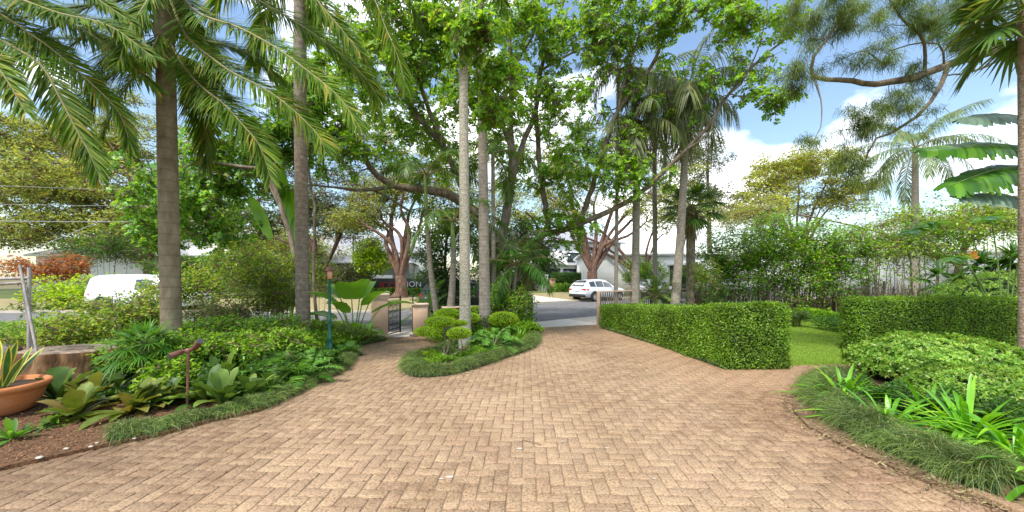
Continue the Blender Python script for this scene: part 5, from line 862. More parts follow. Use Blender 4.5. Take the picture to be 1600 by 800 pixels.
car('white sports utility car parked at the far kerb, seen from its rear corner', 'parked_car', P(902, 472, 27.9) * [1, 1, 0] + [.05, .45, -.02], road_a - .04, M['whitep'])
car('white car with red tail light parked beyond the first, half hidden by the squat palm', 'parked_car', P(1002, 470, 32.5) * [1, 1, 0] + [0, .4, -.02], road_a - .02, M['whitep'])
car('silver white car glimpsed farthest along the kerb behind the fan palm trunk', 'parked_car', P(1085, 468, 37.5) * [1, 1, 0] + [0, .4, -.02], road_a, M['whitep'])
car('dark blue car parked on the near side, hidden behind the island palms', 'parked_car', P(668, 480, 17.2) * [1, 1, 0] + [0, 0, -.02], math.atan2(.7, .79), M['darkp'])
van = [(0, .45, 1.0, 1.1, .82, .74), (.08, .36, 1.08, 1.55, .9, .7), (.3, .28, 1.1, 1.82, .93, .72), (1.2, .27, 1.1, 1.88, .95, .74), (2.6, .27, 1.08, 1.87, .95, .74), (3.3, .27, 1.05, 1.72, .95, .72), (4.0, .27, 1.0, 1.14, .95, .74), (4.5, .3, .88, .94, .92, .7), (4.75, .36, .72, .78, .84, .6), (4.82, .48, .6, .64, .72, .5)]
car('white van parked across the road behind the first ringed palm', 'parked_car', P(196, 480, 20.8) * [1, 1, 0] + [0, -1.2, -.02], R(2), M['whitep'], st=van, scale=(1.08, 1, 1.03), sw=((2.3, 3.05),))
# ------------------------------------------------ borders of mondo grass (uncountable: stuff)
def mondo(name, line, width, dens, seed, h=.2, side=1, lm='mondo', z0=.03, closed=False, hm=.09):
    r = RS(seed); L = cat([(*q, 0.) for q in line], 160); seg = np.linalg.norm(np.diff(L, axis=0), axis=1); area = seg.sum() * width; n = int(area * dens)
    i = r.choice(159, n, p=seg / seg.sum()); f = r.uniform(0, 1, n)[:, None]; p = L[i] * (1 - f) + L[i + 1] * f; T = nrm(L[i + 1] - L[i]); Nn = np.stack([-T[:, 1], T[:, 0], T[:, 2]], 1) * side
    # tufted: pull blades towards tuft centres
    cs = np.cumsum(np.r_[0, seg]); sd = np.interp(np.arange(n), [0, n], [0, 1]) * 0; spos = cs[i] + f[:, 0] * seg[i]
    wv = 1 + .16 * np.sin(spos * 5.1 + seed) + .10 * np.sin(spos * 11.7); u_ = r.uniform(0, 1, n); w_ = width * wv
    mound = hm * np.sin(np.pi * np.clip(u_ * .85 + .12, 0, 1)) * (1 + .35 * np.sin(spos * 7.3 + 1) * np.cos(spos * 3.1))
    p = p + Nn * (u_ * w_)[:, None] + UP * (z0 + mound[:, None] * .75); tc = (np.round(p / .085) * .085 - p) * .35; tc[:, 2] = 0; p = p + tc
    outw = -Nn * (1.0 - 1.9 * u_[:, None]); D = outw * .55 + ru(r, n) * [.75, .75, .3] + UP * r.uniform(.25, 1.0, (n, 1)); hh = h * r.uniform(.55, 1.15, n)
    s = MB(); ribbon(s, p, D, hh, r.uniform(.0035, .0065, n), 3, r.uniform(.45, 1.1, n), prof=lambda t: 1 - .75 * t, side=nrm(np.cross(nrm(D), ru(r, n))))
    g = MB(); m = 160; ws = np.linspace(0, 1, 8); Nl = nrm(np.gradient(L, axis=0)); Nl = np.stack([-Nl[:, 1], Nl[:, 0], Nl[:, 2]], 1) * side; w2 = width * (1 + .16 * np.sin(cs * 5.1 + seed) + .10 * np.sin(cs * 11.7)) 
    V = np.stack([L + Nl * (w2 * q)[:, None] + UP * (z0 - .01 + hm * .8 * math.sin(math.pi * min(1, q * .85 + .12)) * (1 if 0 < q < 1 else 0)) for q in ws]); i = np.arange(m - 1)[:, None]; g.add(V.reshape(-1, 3), np.concatenate([np.hstack([a * m + i, a * m + i + 1, (a + 1) * m + i + 1, (a + 1) * m + i]) for a in range(7)]))
    s.v += g.v; s.f = s.f + [(g.f[0][0] + s.n, 1)]; s.n += g.n
    o = part(name, s, [M[lm], CORE], None, False, True); o['kind'] = 'stuff'; return o
ELg = [tuple(G(*q)[:2]) for q in [(168, 697), (250, 680), (330, 658), (400, 643), (440, 628), (500, 597), (540, 578), (553, 560), (550, 549)]]
mondo('mondo_grass', ELg, .34, 10000, 1, h=.17, side=1, hm=.11)
mondo('mondo_grass', [tuple(G(*q)[:2]) for q in [(550, 550), (562, 541), (605, 532)]], .35, 3500, 2, h=.15, side=1, hm=.12)
mondo('mondo_grass', [tuple(G(*q)[:2]) for q in [(700, 541), (668, 553), (640, 562), (629, 570), (629, 578), (640, 588), (665, 590), (700, 587), (740, 577), (790, 560), (822, 549), (838, 540), (842, 528), (838, 515)]], .40, 8000, 3, h=.20, side=1, hm=.15)
mondo('mondo_grass', [tuple(G(*q)[:2] + np.array([.03, .02])) for q in [(1560, 785), (1500, 765), (1420, 730), (1345, 694), (1290, 660), (1268, 640), (1256, 622), (1262, 604), (1282, 590)]], .54, 9500, 4, h=.27, side=-1, hm=.22)
mondo('mondo_grass', [tuple(G(*q)[:2] + np.array([-.02, -.06])) for q in [(938, 512), (1000, 531), (1060, 550), (1110, 569), (1135, 576)]], .16, 7000, 5, h=.14, side=1, hm=.05)

# ------------------------------------------------ plant builders (local meshes, origin at the foot)
def blades(mb, r, n, L_, W, el, droop, k=6, o=(0, 0, 0), spread=.04, fold=.25, prof=None, roll=0):
    az = r.uniform(0, 6.28, n); e = r.uniform(el[0], el[1], n); D = np.stack([np.cos(az) * np.cos(e), np.sin(az) * np.cos(e), np.sin(e)], 1)
    S = np.stack([-np.sin(az), np.cos(az), np.zeros(n)], 1) + ru(r, n) * roll
    return ribbon(mb, np.array(o) + D * [1, 1, 0] * spread, D, L_ * r.uniform(.7, 1.15, n), W * r.uniform(.8, 1.15, n), k, droop * r.uniform(.5, 1.3, n), side=S, fold=fold, prof=prof)
def clivia(name, lb, pos, seed, n=22, L_=.55, W=.05, lm='cliv', el=(.5, 1.35), droop=.45, group=None, cat_='plant'):
    r = RS(seed); s = MB(); blades(s, r, n, L_, W, el, droop, 7, prof=lambda t: (.55 + .9 * t if t < .5 else 1.0) * (1 - max(0, t - .6) ** 1.6 * 4.2)); return single(name, s, M[lm], lb, cat_, loc=pos, group=group)
def brom(name, lb, pos, seed, n=20, L_=.42, W=.10, lm='brom', el=(.15, 1.3), group=None):
    r = RS(seed); s = MB(); blades(s, r, n, L_, W, el, .35, 6, fold=.45, prof=lambda t: .45 + 1.1 * t * (1 if t < .6 else 1) if t < .62 else max(.08, 1.13 * (1 - ((t - .62) / .38) ** 2.2))); return single(name, s, M[lm], lb, 'bromeliad', loc=pos, group=group)
def fernp(name, lb, pos, seed, n=11, L_=.6, lm='fern', LL=.10, el=(.3, 1.2), W=.022, group=None, cat_='fern', drop=(1.0, 1.6)):
    r = RS(seed); t = thing(name, lb, cat_, pos, group); p = np.array(pos); st, lf = MB(), MB()
    for i in range(n):
        az = i * 2.399 + r.uniform(-.3, .3); q = (i + .5) / n; frond(lf, st, arc(p, az, L_ * r.uniform(.8, 1.1), el[1] + (el[0] - el[1]) * q, drop[0] + (drop[1] - drop[0]) * q), 30, LL, W, r, droop=.15, ang=(85, 60), vee=.05, rr=(.006, .002), t0=.12, ns=3)
    part('stalks', st, M['stem'], t); part('fronds', lf, M[lm], t); return t
def bigleaf(name, lb, pos, seed, leaves, lm='bana', group=None, cat_='plant', Lw=(.55, .30)):
    """leaves: (azimuth, elevation, petiole length, blade length, blade width)"""
    r = RS(seed); t = thing(name, lb, cat_, pos, group); p = np.array(pos, float)
    for az, e, pl, bl, bw in leaves:
        d = np.array([math.sin(az) * math.cos(e), math.cos(az) * math.cos(e), math.sin(e)]); st = MB(); tip = p + d * pl; tube(st, cat([p, p + d * pl * .5 + UP * .03 * pl, tip], 8), [.018, .011], 6, cap=False); o = part('leaf_stalk', st, M['stem'], t, smooth=True)
        lf = MB(); n = 13; dd = nrm(d * [1, 1, .45]); S = nrm(np.cross(dd, UP)); V = []
        for i in range(n):
            q = i / (n - 1); c = tip + dd * bl * (q - .12) - UP * (.45 * bl * q ** 2); w_ = bw * .5 * (math.sin(math.pi * min(1, (q + .06) ** .62)) ** .8 if q < .97 else .02)
            for j, y in enumerate(np.linspace(-1, 1, 7)): V.append(c + S * (w_ * y) + UP * (abs(y) ** 1.3 * w_ * .35 + (.012 * math.sin(q * 42) * abs(y))) + dd * (-.08 * bl * abs(y) * (q < .2)))
        F = [[i * 7 + j, i * 7 + j + 1, (i + 1) * 7 + j + 1, (i + 1) * 7 + j] for i in range(n - 1) for j in range(6)]; lf.add(V, F); q_ = part('blade', lf, M[lm], o, smooth=True)
        mr = MB(); tube(mr, [tip + dd * bl * (q - .12) - UP * (.45 * bl * q ** 2 - .004) for q in np.linspace(0, .95, 8)], [.007, .002], 4, cap=False); part('midrib', mr, M['stem'], o)
    return t
def gp(px, py): return G(px, py) + UP * .035
def pd(px, d, z=.035): return P(px, 500, d) * [1, 1, 0] + UP * z

# ------------------------------------------------ right bed
def dome(name, lb, c, rr, lm, seed, n, m=7, L_=.06, W=.026, core=.9, stems=14):
    r = RS(seed); c = np.array(c, float); rr = np.array(rr, float); t = thing(name, lb, 'shrub', c * [1, 1, 0]); s = MB()
    for k in range(stems): u_ = r.uniform(-.6, .6, 2); tube(s, [c * [1, 1, 0] + [u_[0] * .3, u_[1] * .3, 0], c + [u_[0] * rr[0] * .7, u_[1] * rr[1] * .7, 0], c + [u_[0] * rr[0], u_[1] * rr[1], rr[2] * .5]], [.016, .006], 5, n=7)
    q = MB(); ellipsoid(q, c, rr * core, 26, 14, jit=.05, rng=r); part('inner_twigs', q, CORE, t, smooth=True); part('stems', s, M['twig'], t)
    d = ru(r, n); d[:, 2] = np.abs(d[:, 2]) * 1.0 - .25 * (r.uniform(0, 1, n) < .35); d = nrm(d); bump = 1 + .07 * (np.sin(d[:, 0] * 8 + d[:, 1] * 5) * np.cos(d[:, 1] * 9 + 2) + .6 * np.sin(d[:, 0] * 17 + d[:, 2] * 13))[:, None] + r.normal(0, .045, (n, 1)); T = c + d * rr * bump; T[:, 2] = np.maximum(T[:, 2], .06)
    ax = nrm(d * [1, 1, 1.2] + ru(r, n) * .35); a = nrm(np.cross(ax, ru(r, n))); b = np.cross(ax, a); B = np.repeat(T, m, 0); th = np.tile(np.arange(m) / m * 12.56, n) + np.repeat(r.uniform(0, 6.28, n), m); el = np.tile(np.linspace(.05, 1.0, m), n) + r.normal(0, .15, n * m); axm = np.repeat(ax, m, 0)
    D = (np.repeat(a, m, 0) * np.cos(th)[:, None] + np.repeat(b, m, 0) * np.sin(th)[:, None]) * np.cos(el)[:, None] + axm * np.sin(el)[:, None]; s = MB(); leaf(s, B, D, axm + ru(r, n * m) * .3, r.uniform(.7, 1.2, n * m) * L_, r.uniform(.8, 1.1, n * m) * W, .2, .15); part('foliage', s, M[lm], t); return t
dome('mounded_shrub', 'wide mounded pale green shrub in front of the right clipped hedge', P(1468, 590, 6.0) * [1, 1, 0] + UP * .29, (1.12, .95, .45), 'shrubl', 101, 3200, L_=.058, W=.025)
dome('mounded_shrub', 'lower shaggy pale green shrub filling behind the arching strappy leaves', P(1530, 640, 5.0) * [1, 1, 0] + UP * .2, (.75, .5, .28), 'shrubl', 103, 1100, L_=.058, W=.025)
dome('low_shrub', 'rounded small leaved shrub beyond the right clipped hedge', P(1590, 470, 11.2) * [1, 1, 0] + UP * .8, (2.2, 1.2, 1.05), 'shrubl', 102, 1900, L_=.08, W=.035)
for i, (px, py, n, L_, lb, lm, dr) in enumerate([(1318, 634, 30, .72, 'strappy clivia with orange tipped leaves at the left tip of the right bed', 'cliv', .35), (1388, 676, 30, .75, 'arching strappy clivia in the middle of the right bed front', 'cliv', .55), (1450, 664, 22, .7, 'broader upright strappy clivia just left of the tallest fan of leaves', 'cliv', .3), (1512, 692, 30, .78, 'upright fan of wide strappy leaves left of the scarred palm trunk', 'cliv', .25), (1585, 722, 34, .82, 'big arching strappy clivia at the right edge below the scarred palm trunk', 'cliv', .5), (1640, 775, 28, .8, 'strappy clivia spilling in from the lower right corner of the photo', 'cliv', .55)]):
    clivia('clivia_plant', lb, gp(px, py), 110 + i, n=int(n * 1.8), L_=L_ * 1.1, lm=lm, droop=dr + .15, el=(.25, 1.3), W=.042, group='strappy clivias in the right bed')
s = MB(); r = RS(9); B = np.tile(gp(1322, 618), (4, 1)); D = nrm(np.array([[-.8, -.2, .75], [-.7, .1, .8], [-.9, -.1, .45], [-.6, -.3, .9]])); ribbon(s, B, D, .5, .03, 5, .3, m=0); single('orange_leaf_tips', s, M['orange'], 'withered orange strappy leaves poking left over the brick path', 'leaves')
for i, (px, py, sz) in enumerate([(1500, 622, .10), (1560, 640, .15), (1580, 615, .12)]):
    s = MB(); ellipsoid(s, (0, 0, sz * .5), (sz * 1.2, sz, sz * .8), 12, 8, jit=.1, rng=r); single('bed_rock', s, mat('brown_rock', [(.22, .15, .10), (.42, .33, .26)], 8, .9, .6), ['brown rock half hidden behind the upright strappy leaves', 'largest brown rock against the foot of the scarred palm trunk', 'brown rock behind the largest rock near the right edge'][i], 'rock', loc=gp(px, py), smooth=True)
# monstera / banana leaves at right edge
def split_leaf(name_parent, t, r, o, d, L_, LL, lm='broad', W=.09, n=11):
    lf, st = MB(), MB(); d = np.array(d, float); p = [np.array(o), np.array(o) + d * L_ * .5 + UP * .02, np.array(o) + d * L_ - UP * .18 * L_]; frond(lf, st, p, n, LL, W, r, droop=.25, ang=(85, 40), vee=.12, rr=(.012, .004), t0=.05, k=3, prof=lambda q: (.9, 1, .8, .15)[int(round(q * 3))]); q_ = part('leaf_stalk', st, M['stem'], t); part('blade', lf, M[lm], q_)
t = thing('banana_plant', 'banana plant with torn paddle leaves reaching in from the right edge', 'banana plant', pd(1740, 7.2)); r = RS(120)
for (o, e, LL, n, dr) in [((1640, 196), (1500, 186), .34, 34, .1), ((1660, 240), (1440, 234), .42, 40, .1), ((1640, 262), (1482, 290), .50, 40, .15), ((1650, 330), (1500, 306), .34, 30, .2)]:
    a, b = P(*o, 7.0), P(*e, 6.4); lf, st = MB(), MB(); frond(lf, st, [a, (a + b) / 2 + UP * .14, b], int(n * 1.1), LL * .85, .115, r, droop=.5, ang=(70, 38), vee=.10, rr=(.022, .006), t0=.02, k=3, updir=nrm(np.array([0, -.6, .8])), prof=lambda q: (1, 1, .95, .5)[int(round(q * 3))], lprof=lambda t: np.sin(np.pi * (.08 + .84 * t)) ** .5, jj=.015); q_ = part('leaf', st, M['stem'], t); part('blade', lf, M['broad' if LL != .34 else 'blue'], q_)
s = MB(); tube(s, [pd(1740, 7.2), P(1700, 380, 7.1), P(1655, 240, 7.0)], [.11, .05], 10); part('trunk', s, M['stem'], t, smooth=True)
t = thing('split_leaf_plant', 'split leaf philodendron with glossy cut leaves behind the right hedge', 'philodendron', pd(1570, 9.8)); r = RS(121)
for (x, y, dx, L_) in [(1450, 352, -1, .8), (1530, 345, -.6, .85), (1585, 352, .4, .9), (1485, 405, -.8, .7), (1560, 398, .3, .7), (1600, 380, .7, .8), (1420, 362, -1, .6), (1590, 420, .4, .6)]:
    o = P(x + 20, y, 9.6); s = MB(); base_ = pd(1570, 9.8); tube(s, cat([base_, (base_ + o) / 2 + np.array([0, 0, .3]), o], 8), [.02, .012], 5); part('stem', s, M['stem'], t); split_leaf('', t, r, o, nrm(np.array([dx, -.35, .1])), L_, .38, n=13)
for i, (px, d, h, n, Rf, lb) in enumerate([(1545, 12.8, 1.75, 14, .8, 'dark fan leaved palm tuft left of the pointed strelitzia leaves'), (1600, 12.4, 1.9, 12, .9, 'dark fan leaved palm tuft at the right edge behind the hedge'), (1480, 13, 1.35, 10, .7, 'low dark fan leaved palm tuft at the left end of the dwarf palms')]):
    b = pd(px, d); t, r = palm('dwarf_fan_palm', lb, b, [b, b + UP * h], (.06, .06), M['barkd'], 130 + i, group='dark fan palm tufts'); fan_palm(t, r, b + UP * h, n, .6, Rf, 'dark', el=(0, 1.3), W=.045)
clivia('strelitzia_plant', 'tall pointed upright leaves with an orange flower behind the right hedge', pd(1520, 11.0), 135, n=16, L_=1.7, W=.12, lm='bana', el=(1.0, 1.5), droop=.2)
s = MB(); c = P(1517, 405, 10.9); leaf(s, [c] * 5, [(-.3, -.2, .9), (.5, -.1, .6), (.1, -.3, 1), (.7, 0, .2), (-.6, 0, .4)], [(0, -1, .2)] * 5, .35, .08); single('orange_flower', s, M['orange'], 'orange strelitzia flower standing above the right hedge', 'flower')
# thin bamboo-like shrub row along the fence
RNDP = RS(140)
rowl = ['leafy screening shrub at the left end of the fence row by the small fan palm', 'leafy screening shrub second from the left along the mesh fence', 'tall bright green screening shrub left of the middle of the fence row', 'bright green screening shrub above the darker fence post', 'dense screening shrub in the middle of the fence row', 'thin stemmed shrub with a bare base right of the middle of the fence row', 'thin twiggy shrub left of the second dark fence post', 'airy twiggy shrub in front of the long white wall', 'airy shrub behind the split leaf plant', 'pale thin stemmed shrub below the banana leaves']
for i, (px, py, rpx, rpy, n, lm, d) in enumerate([(1128, 395, 34, 42, 60, 'frang', 17.5), (1170, 385, 40, 42, 60, 'bed', 17.0), (1215, 382, 44, 50, 80, 'frang', 17.2), (1262, 388, 44, 52, 74, 'bed', 16.6), (1312, 382, 42, 48, 66, 'frang', 16.5), (1360, 370, 40, 58, 50, 'bed', 16.2), (1402, 372, 40, 44, 46, 'yel', 16), (1450, 352, 46, 46, 46, 'frang', 15.8), (1500, 340, 50, 34, 50, 'bed', 15), (1560, 322, 60, 30, 60, 'yel', 14.5)]):
    bushy('screening_shrub', rowl[i], px, py + 20, d, rpx * 1.3, rpy * 1.45, .9, lm, 141 + i, n=int(n * (1.9 if i < 5 else 1.35)), q=38 if i < 5 else 24, Lf=.14, crad=.38, stems=7, shell=.6, flat=.8, group='screening shrubs along the mesh fence')
r = RS(160); s = MB(); n = 2200; q = r.uniform(0, 1, n); A = FA + (FB - FA) * q[:, None] + ru(r, n) * [.1, .6, 0] + np.array([0, .4, 0]); A[:, 2] = 0; hgt = r.uniform(.5, 1.5, n); Bp = A + np.stack([r.normal(0, .16, n), r.normal(0, .12, n), hgt], 1); cones(s, A, Bp, .012, .006); 
n2 = 26000; i = r.randint(0, n, n2); f = r.uniform(0, 1, (n2, 1)); Pp = A[i] * (1 - f) + Bp[i] * f; leaf(s, Pp, ru(r, n2), ru(r, n2), r.uniform(.04, .09, n2), .02, m=1); o = part('dry_undergrowth', s, [M['twig'], M['deadf']], None, False, True); o['kind'] = 'stuff'
bushy('ball_shrub', 'dark green ball shaped shrub behind the long clipped hedge', 1112, 462, 15.5, 24, 20, .6, 'dark', 161, n=50, q=50, Lf=.08, crad=.2, flat=1)
bushy('low_shrub', 'yellow green shrub above the dark ball shaped shrub', 1100, 430, 15.9, 30, 24, .6, 'yel', 162, n=30, q=40, Lf=.09, crad=.25)
bushy('low_shrub', 'dark low shrub at the far end of the lawn beside the hedge corner', 1247, 495, 13, 18, 13, .4, 'dark', 163, n=30, q=50, Lf=.06, crad=.15)
# strip of low plants behind the hedge and at the fence foot
def groundcover(name, a, b, wd, n, h, lm, seed, Lf=.10):
    r = RS(seed); q = r.uniform(0, 1, n); c = np.array(a) + (np.array(b) - np.array(a)) * q[:, None]; T = nrm(np.array(b) - np.array(a)); Nn = np.array([-T[1], T[0], 0]); c = c + Nn * r.uniform(-wd / 2, wd / 2, (n, 1)) + UP * (.04 + h * r.uniform(0, 1, (n, 1)) ** .7 * (1 + .4 * np.sin(q * 23 + seed)[:, None])); s = MB(); leaf(s, c, ru(r, n) * [1, 1, .5] + UP * .4, ru(r, n) * .6 + UP, r.uniform(.6, 1.3, n) * Lf, r.uniform(.4, .6, n) * Lf * .8, .2, .25); o = part(name, s, M[lm], None, False, True); o['kind'] = 'stuff'; return o
groundcover('ground_cover', pd(962, 14.6), pd(1130, 15.2), 1.6, 14000, .30, 'bed', 171)
groundcover('ground_cover', pd(1180, 16.0), pd(1560, 14.6), .9, 12000, .28, 'bed', 172)
groundcover('ground_cover', pd(1300, 11.6), pd(1700, 11.0), 2.4, 16000, .45, 'dark', 173)

# ------------------------------------------------ island bed
def pad(t, name, c, rr, lm, r, n=3200, Lf=.03):
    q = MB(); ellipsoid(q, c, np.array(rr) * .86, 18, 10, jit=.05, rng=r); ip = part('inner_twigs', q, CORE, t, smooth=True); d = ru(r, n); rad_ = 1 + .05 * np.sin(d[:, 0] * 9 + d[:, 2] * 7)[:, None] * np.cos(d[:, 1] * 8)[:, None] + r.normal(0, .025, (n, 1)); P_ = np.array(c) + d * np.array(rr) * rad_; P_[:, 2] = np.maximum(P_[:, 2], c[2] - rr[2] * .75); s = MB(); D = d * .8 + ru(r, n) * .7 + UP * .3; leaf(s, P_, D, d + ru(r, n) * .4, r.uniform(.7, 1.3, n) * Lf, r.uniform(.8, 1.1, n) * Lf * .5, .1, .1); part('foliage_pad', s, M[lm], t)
def topiary():
    d = 7.6; r = RS(180); b = pd(694, 7.55); t = thing('topiary_tree', 'lime green cloud pruned topiary in the island bed', 'topiary', b); s = MB(); D = lambda x, y, dd=0: P(x, y, d + dd)
    for pts, a, c in (([b, D(694, 545), D(696, 520), D(694, 505)], .022, .016), ([b, D(700, 545), D(705, 530), D(716, 522)], .016, .010), ([D(695, 522), D(685, 520), D(670, 522)], .012, .008), ([b, D(712, 552), D(722, 545), D(720, 530)], .013, .008), ([D(695, 515), D(705, 512), D(716, 508, .2)], .010, .008)): tube(s, pts, [a, c], 6, n=10, wob=.1, rng=r)
    part('trunk', s, M['barkd'], t, smooth=True); sc = d / FPX
    for x, y, dd, rx, ry, rd, n in ((669, 518, -.05, 20, 7.5, .20, 4200), (688, 503, .10, 23, 8.5, .24, 4800), (717, 521, -.15, 18, 8.5, .18, 4200), (719, 505, .25, 11, 4.5, .12, 1800)): pad(t, '', P(x, y, d + dd), (rx * sc, rd, ry * sc), 'lime', r, n, .021)
topiary()
for px, py, d, rx, ry, n, lb in ((700, 491, 9.6, 20, 8, 4200, 'lime clipped dome shrub behind the cloud pruned topiary, left of the pale palm'), (787, 499, 10.4, 22, 11, 4600, 'rounded lime clipped shrub right of the brown ringed palm'), (742, 488, 11.2, 18, 9, 2600, 'darker clipped dome between the two big palm trunks'), (735, 497, 9.9, 14, 7, 1800, 'small clipped dome shrub directly behind the pale lichen covered palm')):
    c = P(px, py, d); t = thing('clipped_dome', lb, 'shrub', c * [1, 1, 0]); r = RS(px); s = MB()
    for k in range(5): tube(s, [c * [1, 1, 0], (c * [1, 1, .5]) + ru(r, 1)[0] * .05, c + ru(r, 1)[0] * [.2, .2, .02]], [.014, .008], 5, n=6)
    part('stems', s, M['barkd'], t); pad(t, '', c, (rx * d / FPX, .34, ry * d / FPX), 'lime', r, n, .034)
bigl = lambda r, n, pl, bl, bw, el=(.35, 1.2): [(i * 2.399 + r.uniform(-.3, .3), r.uniform(*el), pl * r.uniform(.7, 1.1), bl * r.uniform(.8, 1.15), bw * r.uniform(.85, 1.1)) for i in range(n)]
t = thing('split_leaf_plant', 'low green philodendron with cut leaves in front of the brown ringed palm', 'philodendron', gp(770, 550)); r = RS(182); b = gp(770, 548)
for k in range(26):
    az = k * 2.399; e = r.uniform(.2, 1.2); d = np.array([math.sin(az) * math.cos(e), math.cos(az) * math.cos(e), math.sin(e)]); o = b + d * r.uniform(.25, .5) + np.array([0, 0, .02]); s = MB(); tube(s, [b, (b + o) / 2 + UP * .03, o], [.008, .005], 4); q_ = part('stem', s, M['stem'], t); split_leaf('', t, r, o, nrm(d * [1, 1, .1]), .32, .13, 'fern', W=.05, n=8)
clivia('lily_plant', 'strappy leaved plant at the right tip of the island bed with a yellow leaf', pd(812, 9.9), 183, n=46, L_=.5, W=.03, lm='bed', el=(.5, 1.4), droop=.4)
clivia('lily_plant', 'strappy plant clump against the dark grey gate post', pd(822, 11.6), 184, n=60, L_=.75, W=.04, lm='bed', el=(.6, 1.5), droop=.35)
bushy('leafy_shrub', 'upright leafy shrub with small leaves left of the dark grey gate post', 812, 478, 11.9, 22, 36, .6, 'bed', 185, n=60, q=32, Lf=.10, crad=.18)
bushy('leafy_shrub', 'bushy green undergrowth shrub behind the rounded lime clipped shrub', 780, 470, 12, 22, 24, .5, 'bed', 186, n=40, q=34, Lf=.10, crad=.2)
bushy('leafy_shrub', 'dark shrub at the foot of the two big island palms', 742, 505, 10.6, 26, 16, .4, 'dark', 187, n=40, q=40, Lf=.07, crad=.16)
bushy('leafy_shrub', 'small yellow green filler shrub under the topiary', 676, 555, 7.7, 18, 7, .18, 'lime', 188, n=26, q=26, Lf=.05, crad=.08)
bushy('leafy_shrub', 'low green filler shrub beneath the pale lichen covered palm', 745, 545, 8.6, 24, 12, .3, 'bed', 189, n=40, q=30, Lf=.05, crad=.1)
fernp('garden_fern', 'feathery fern between the philodendron and the island bed tip', pd(790, 9.2), 190, n=12, L_=.55)
fernp('garden_fern', 'drooping fern at the base of the pale lichen covered palm', pd(742, 9.2), 191, n=12, L_=.5)

# ------------------------------------------------ left bed: near things
def pot_():
    c = pd(-16, 4.55); t = thing('terracotta_pot', 'wide terracotta pot with a rolled rim at the left edge', 'pot', c); s = MB(); lathe(s, c, [(.001, .0), (.20, .0), (.235, .04), (.27, .12), (.29, .20), (.30, .225), (.315, .235), (.325, .26), (.32, .285), (.30, .29), (.285, .28), (.28, .25), (.001, .245)], 40); o = part('body', s, M['terra'], t, smooth=True)
    s = MB(); lathe(s, c + UP * .249, [(.001, .012), (.15, .014), (.278, .0)], 24); part('potting_soil', s, M['soil'], t)
    t.scale = (1.55, 1.5, 1.28); r = RS(200); p = c + UP * .325; t2 = thing('snake_plant', 'yellow edged snake plant with one orange leaf in the terracotta pot', 'snake plant', p); n = 19; t2.scale = (1.5, 1.5, 1.45)
    ye, ce, orr = MB(), MB(), MB()
    for k in range(n):
        o = p + ru(r, 1)[0] * [.16, .12, 0]; az = math.atan2(o[1] - p[1], o[0] - p[0]); e = r.uniform(.95, 1.45); D = np.array([[math.cos(az) * math.cos(e), math.sin(az) * math.cos(e), math.sin(e)]]); S = np.array([[math.cos(az + 1.57 + r.uniform(-.6, .6)), .3 * math.sin(az + 1.57), .05]]); L_ = r.uniform(.26, .48); pr = lambda q: (.62 + .7 * q if q < .55 else 1.0 * (1 - ((q - .55) / .45) ** 2) + .02); Wd = r.uniform(.045, .062)
        if k == 3: ribbon(orr, [o + [-.1, 0, 0]], D, .46, .075, 7, .05, side=S, prof=pr, fold=.3); continue
        ribbon(ye, [o], D, L_, Wd, 7, .08, side=S, prof=pr, fold=.3); ribbon(ce, [o + np.array([0, -.002, .0])], D, L_ * .96, Wd * .66, 7, .08, side=S, prof=pr, fold=.3); ribbon(ce, [o + np.array([0, .002, .0])], D, L_ * .96, Wd * .66, 7, .08, side=S, prof=pr, fold=.3)
    part('leaf_margins', ye, M['snakey'], t2); part('leaf_centres', ce, M['snake'], t2); part('withered_leaf', orr, M['orange'], t2)
pot_()
def stump_():
    c = pd(108, 6.3, .03); t = thing('tree_stump', 'broad cut tree stump with furrowed brown bark behind the terracotta pot', 'stump', c); r = RS(201); ns = 46; th = np.arange(ns) / ns * 6.283; j = 1 + .06 * np.sin(th * 7) + .05 * np.sin(th * 13 + 1) + .03 * r.uniform(-1, 1, ns); s = MB(); lathe(s, c, [(.60, 0), (.52, .08), (.48, .2), (.46, .32), (.465, .43), (.45, .445)], ns, jit=j * 1.0); s.v[0] = (s.v[0] - c) * [1.12, .8, 1] + c; part('bark', s, M['stumpb'], t)
    s = MB(); lathe(s, c, [(.45, .445), (.42, .462), (.30, .456), (.18, .462), (.001, .46)], ns, jit=j); s.v[0] = (s.v[0] - c) * [1.12, .8, 1] + c; part('cut_face', s, M['cut'], t)
    t.scale = (1.3, 1.25, 1.05); s = MB(); ellipsoid(s, c + [.02, .0, .46], (.27, .17, .035), 20, 6, jit=.15, rng=r); part('hollow_rot', s, M['barkd'], t)
    c = pd(196, 6.4, .03); t = thing('tree_stump', 'narrower jagged stump just right of the broad cut stump', 'stump', c); s = MB(); lathe(s, c, [(.34, 0), (.28, .1), (.25, .3), (.24, .46)], ns, jit=j); V = s.v[0]; V[-ns:, 2] += r.uniform(-.05, .10, ns); part('bark', s, M['stumpb'], t); s = MB(); lathe(s, c, [(.23, .44), (.12, .42), (.001, .43)], ns, jit=j); part('cut_face', s, M['cut'], t)
stump_()
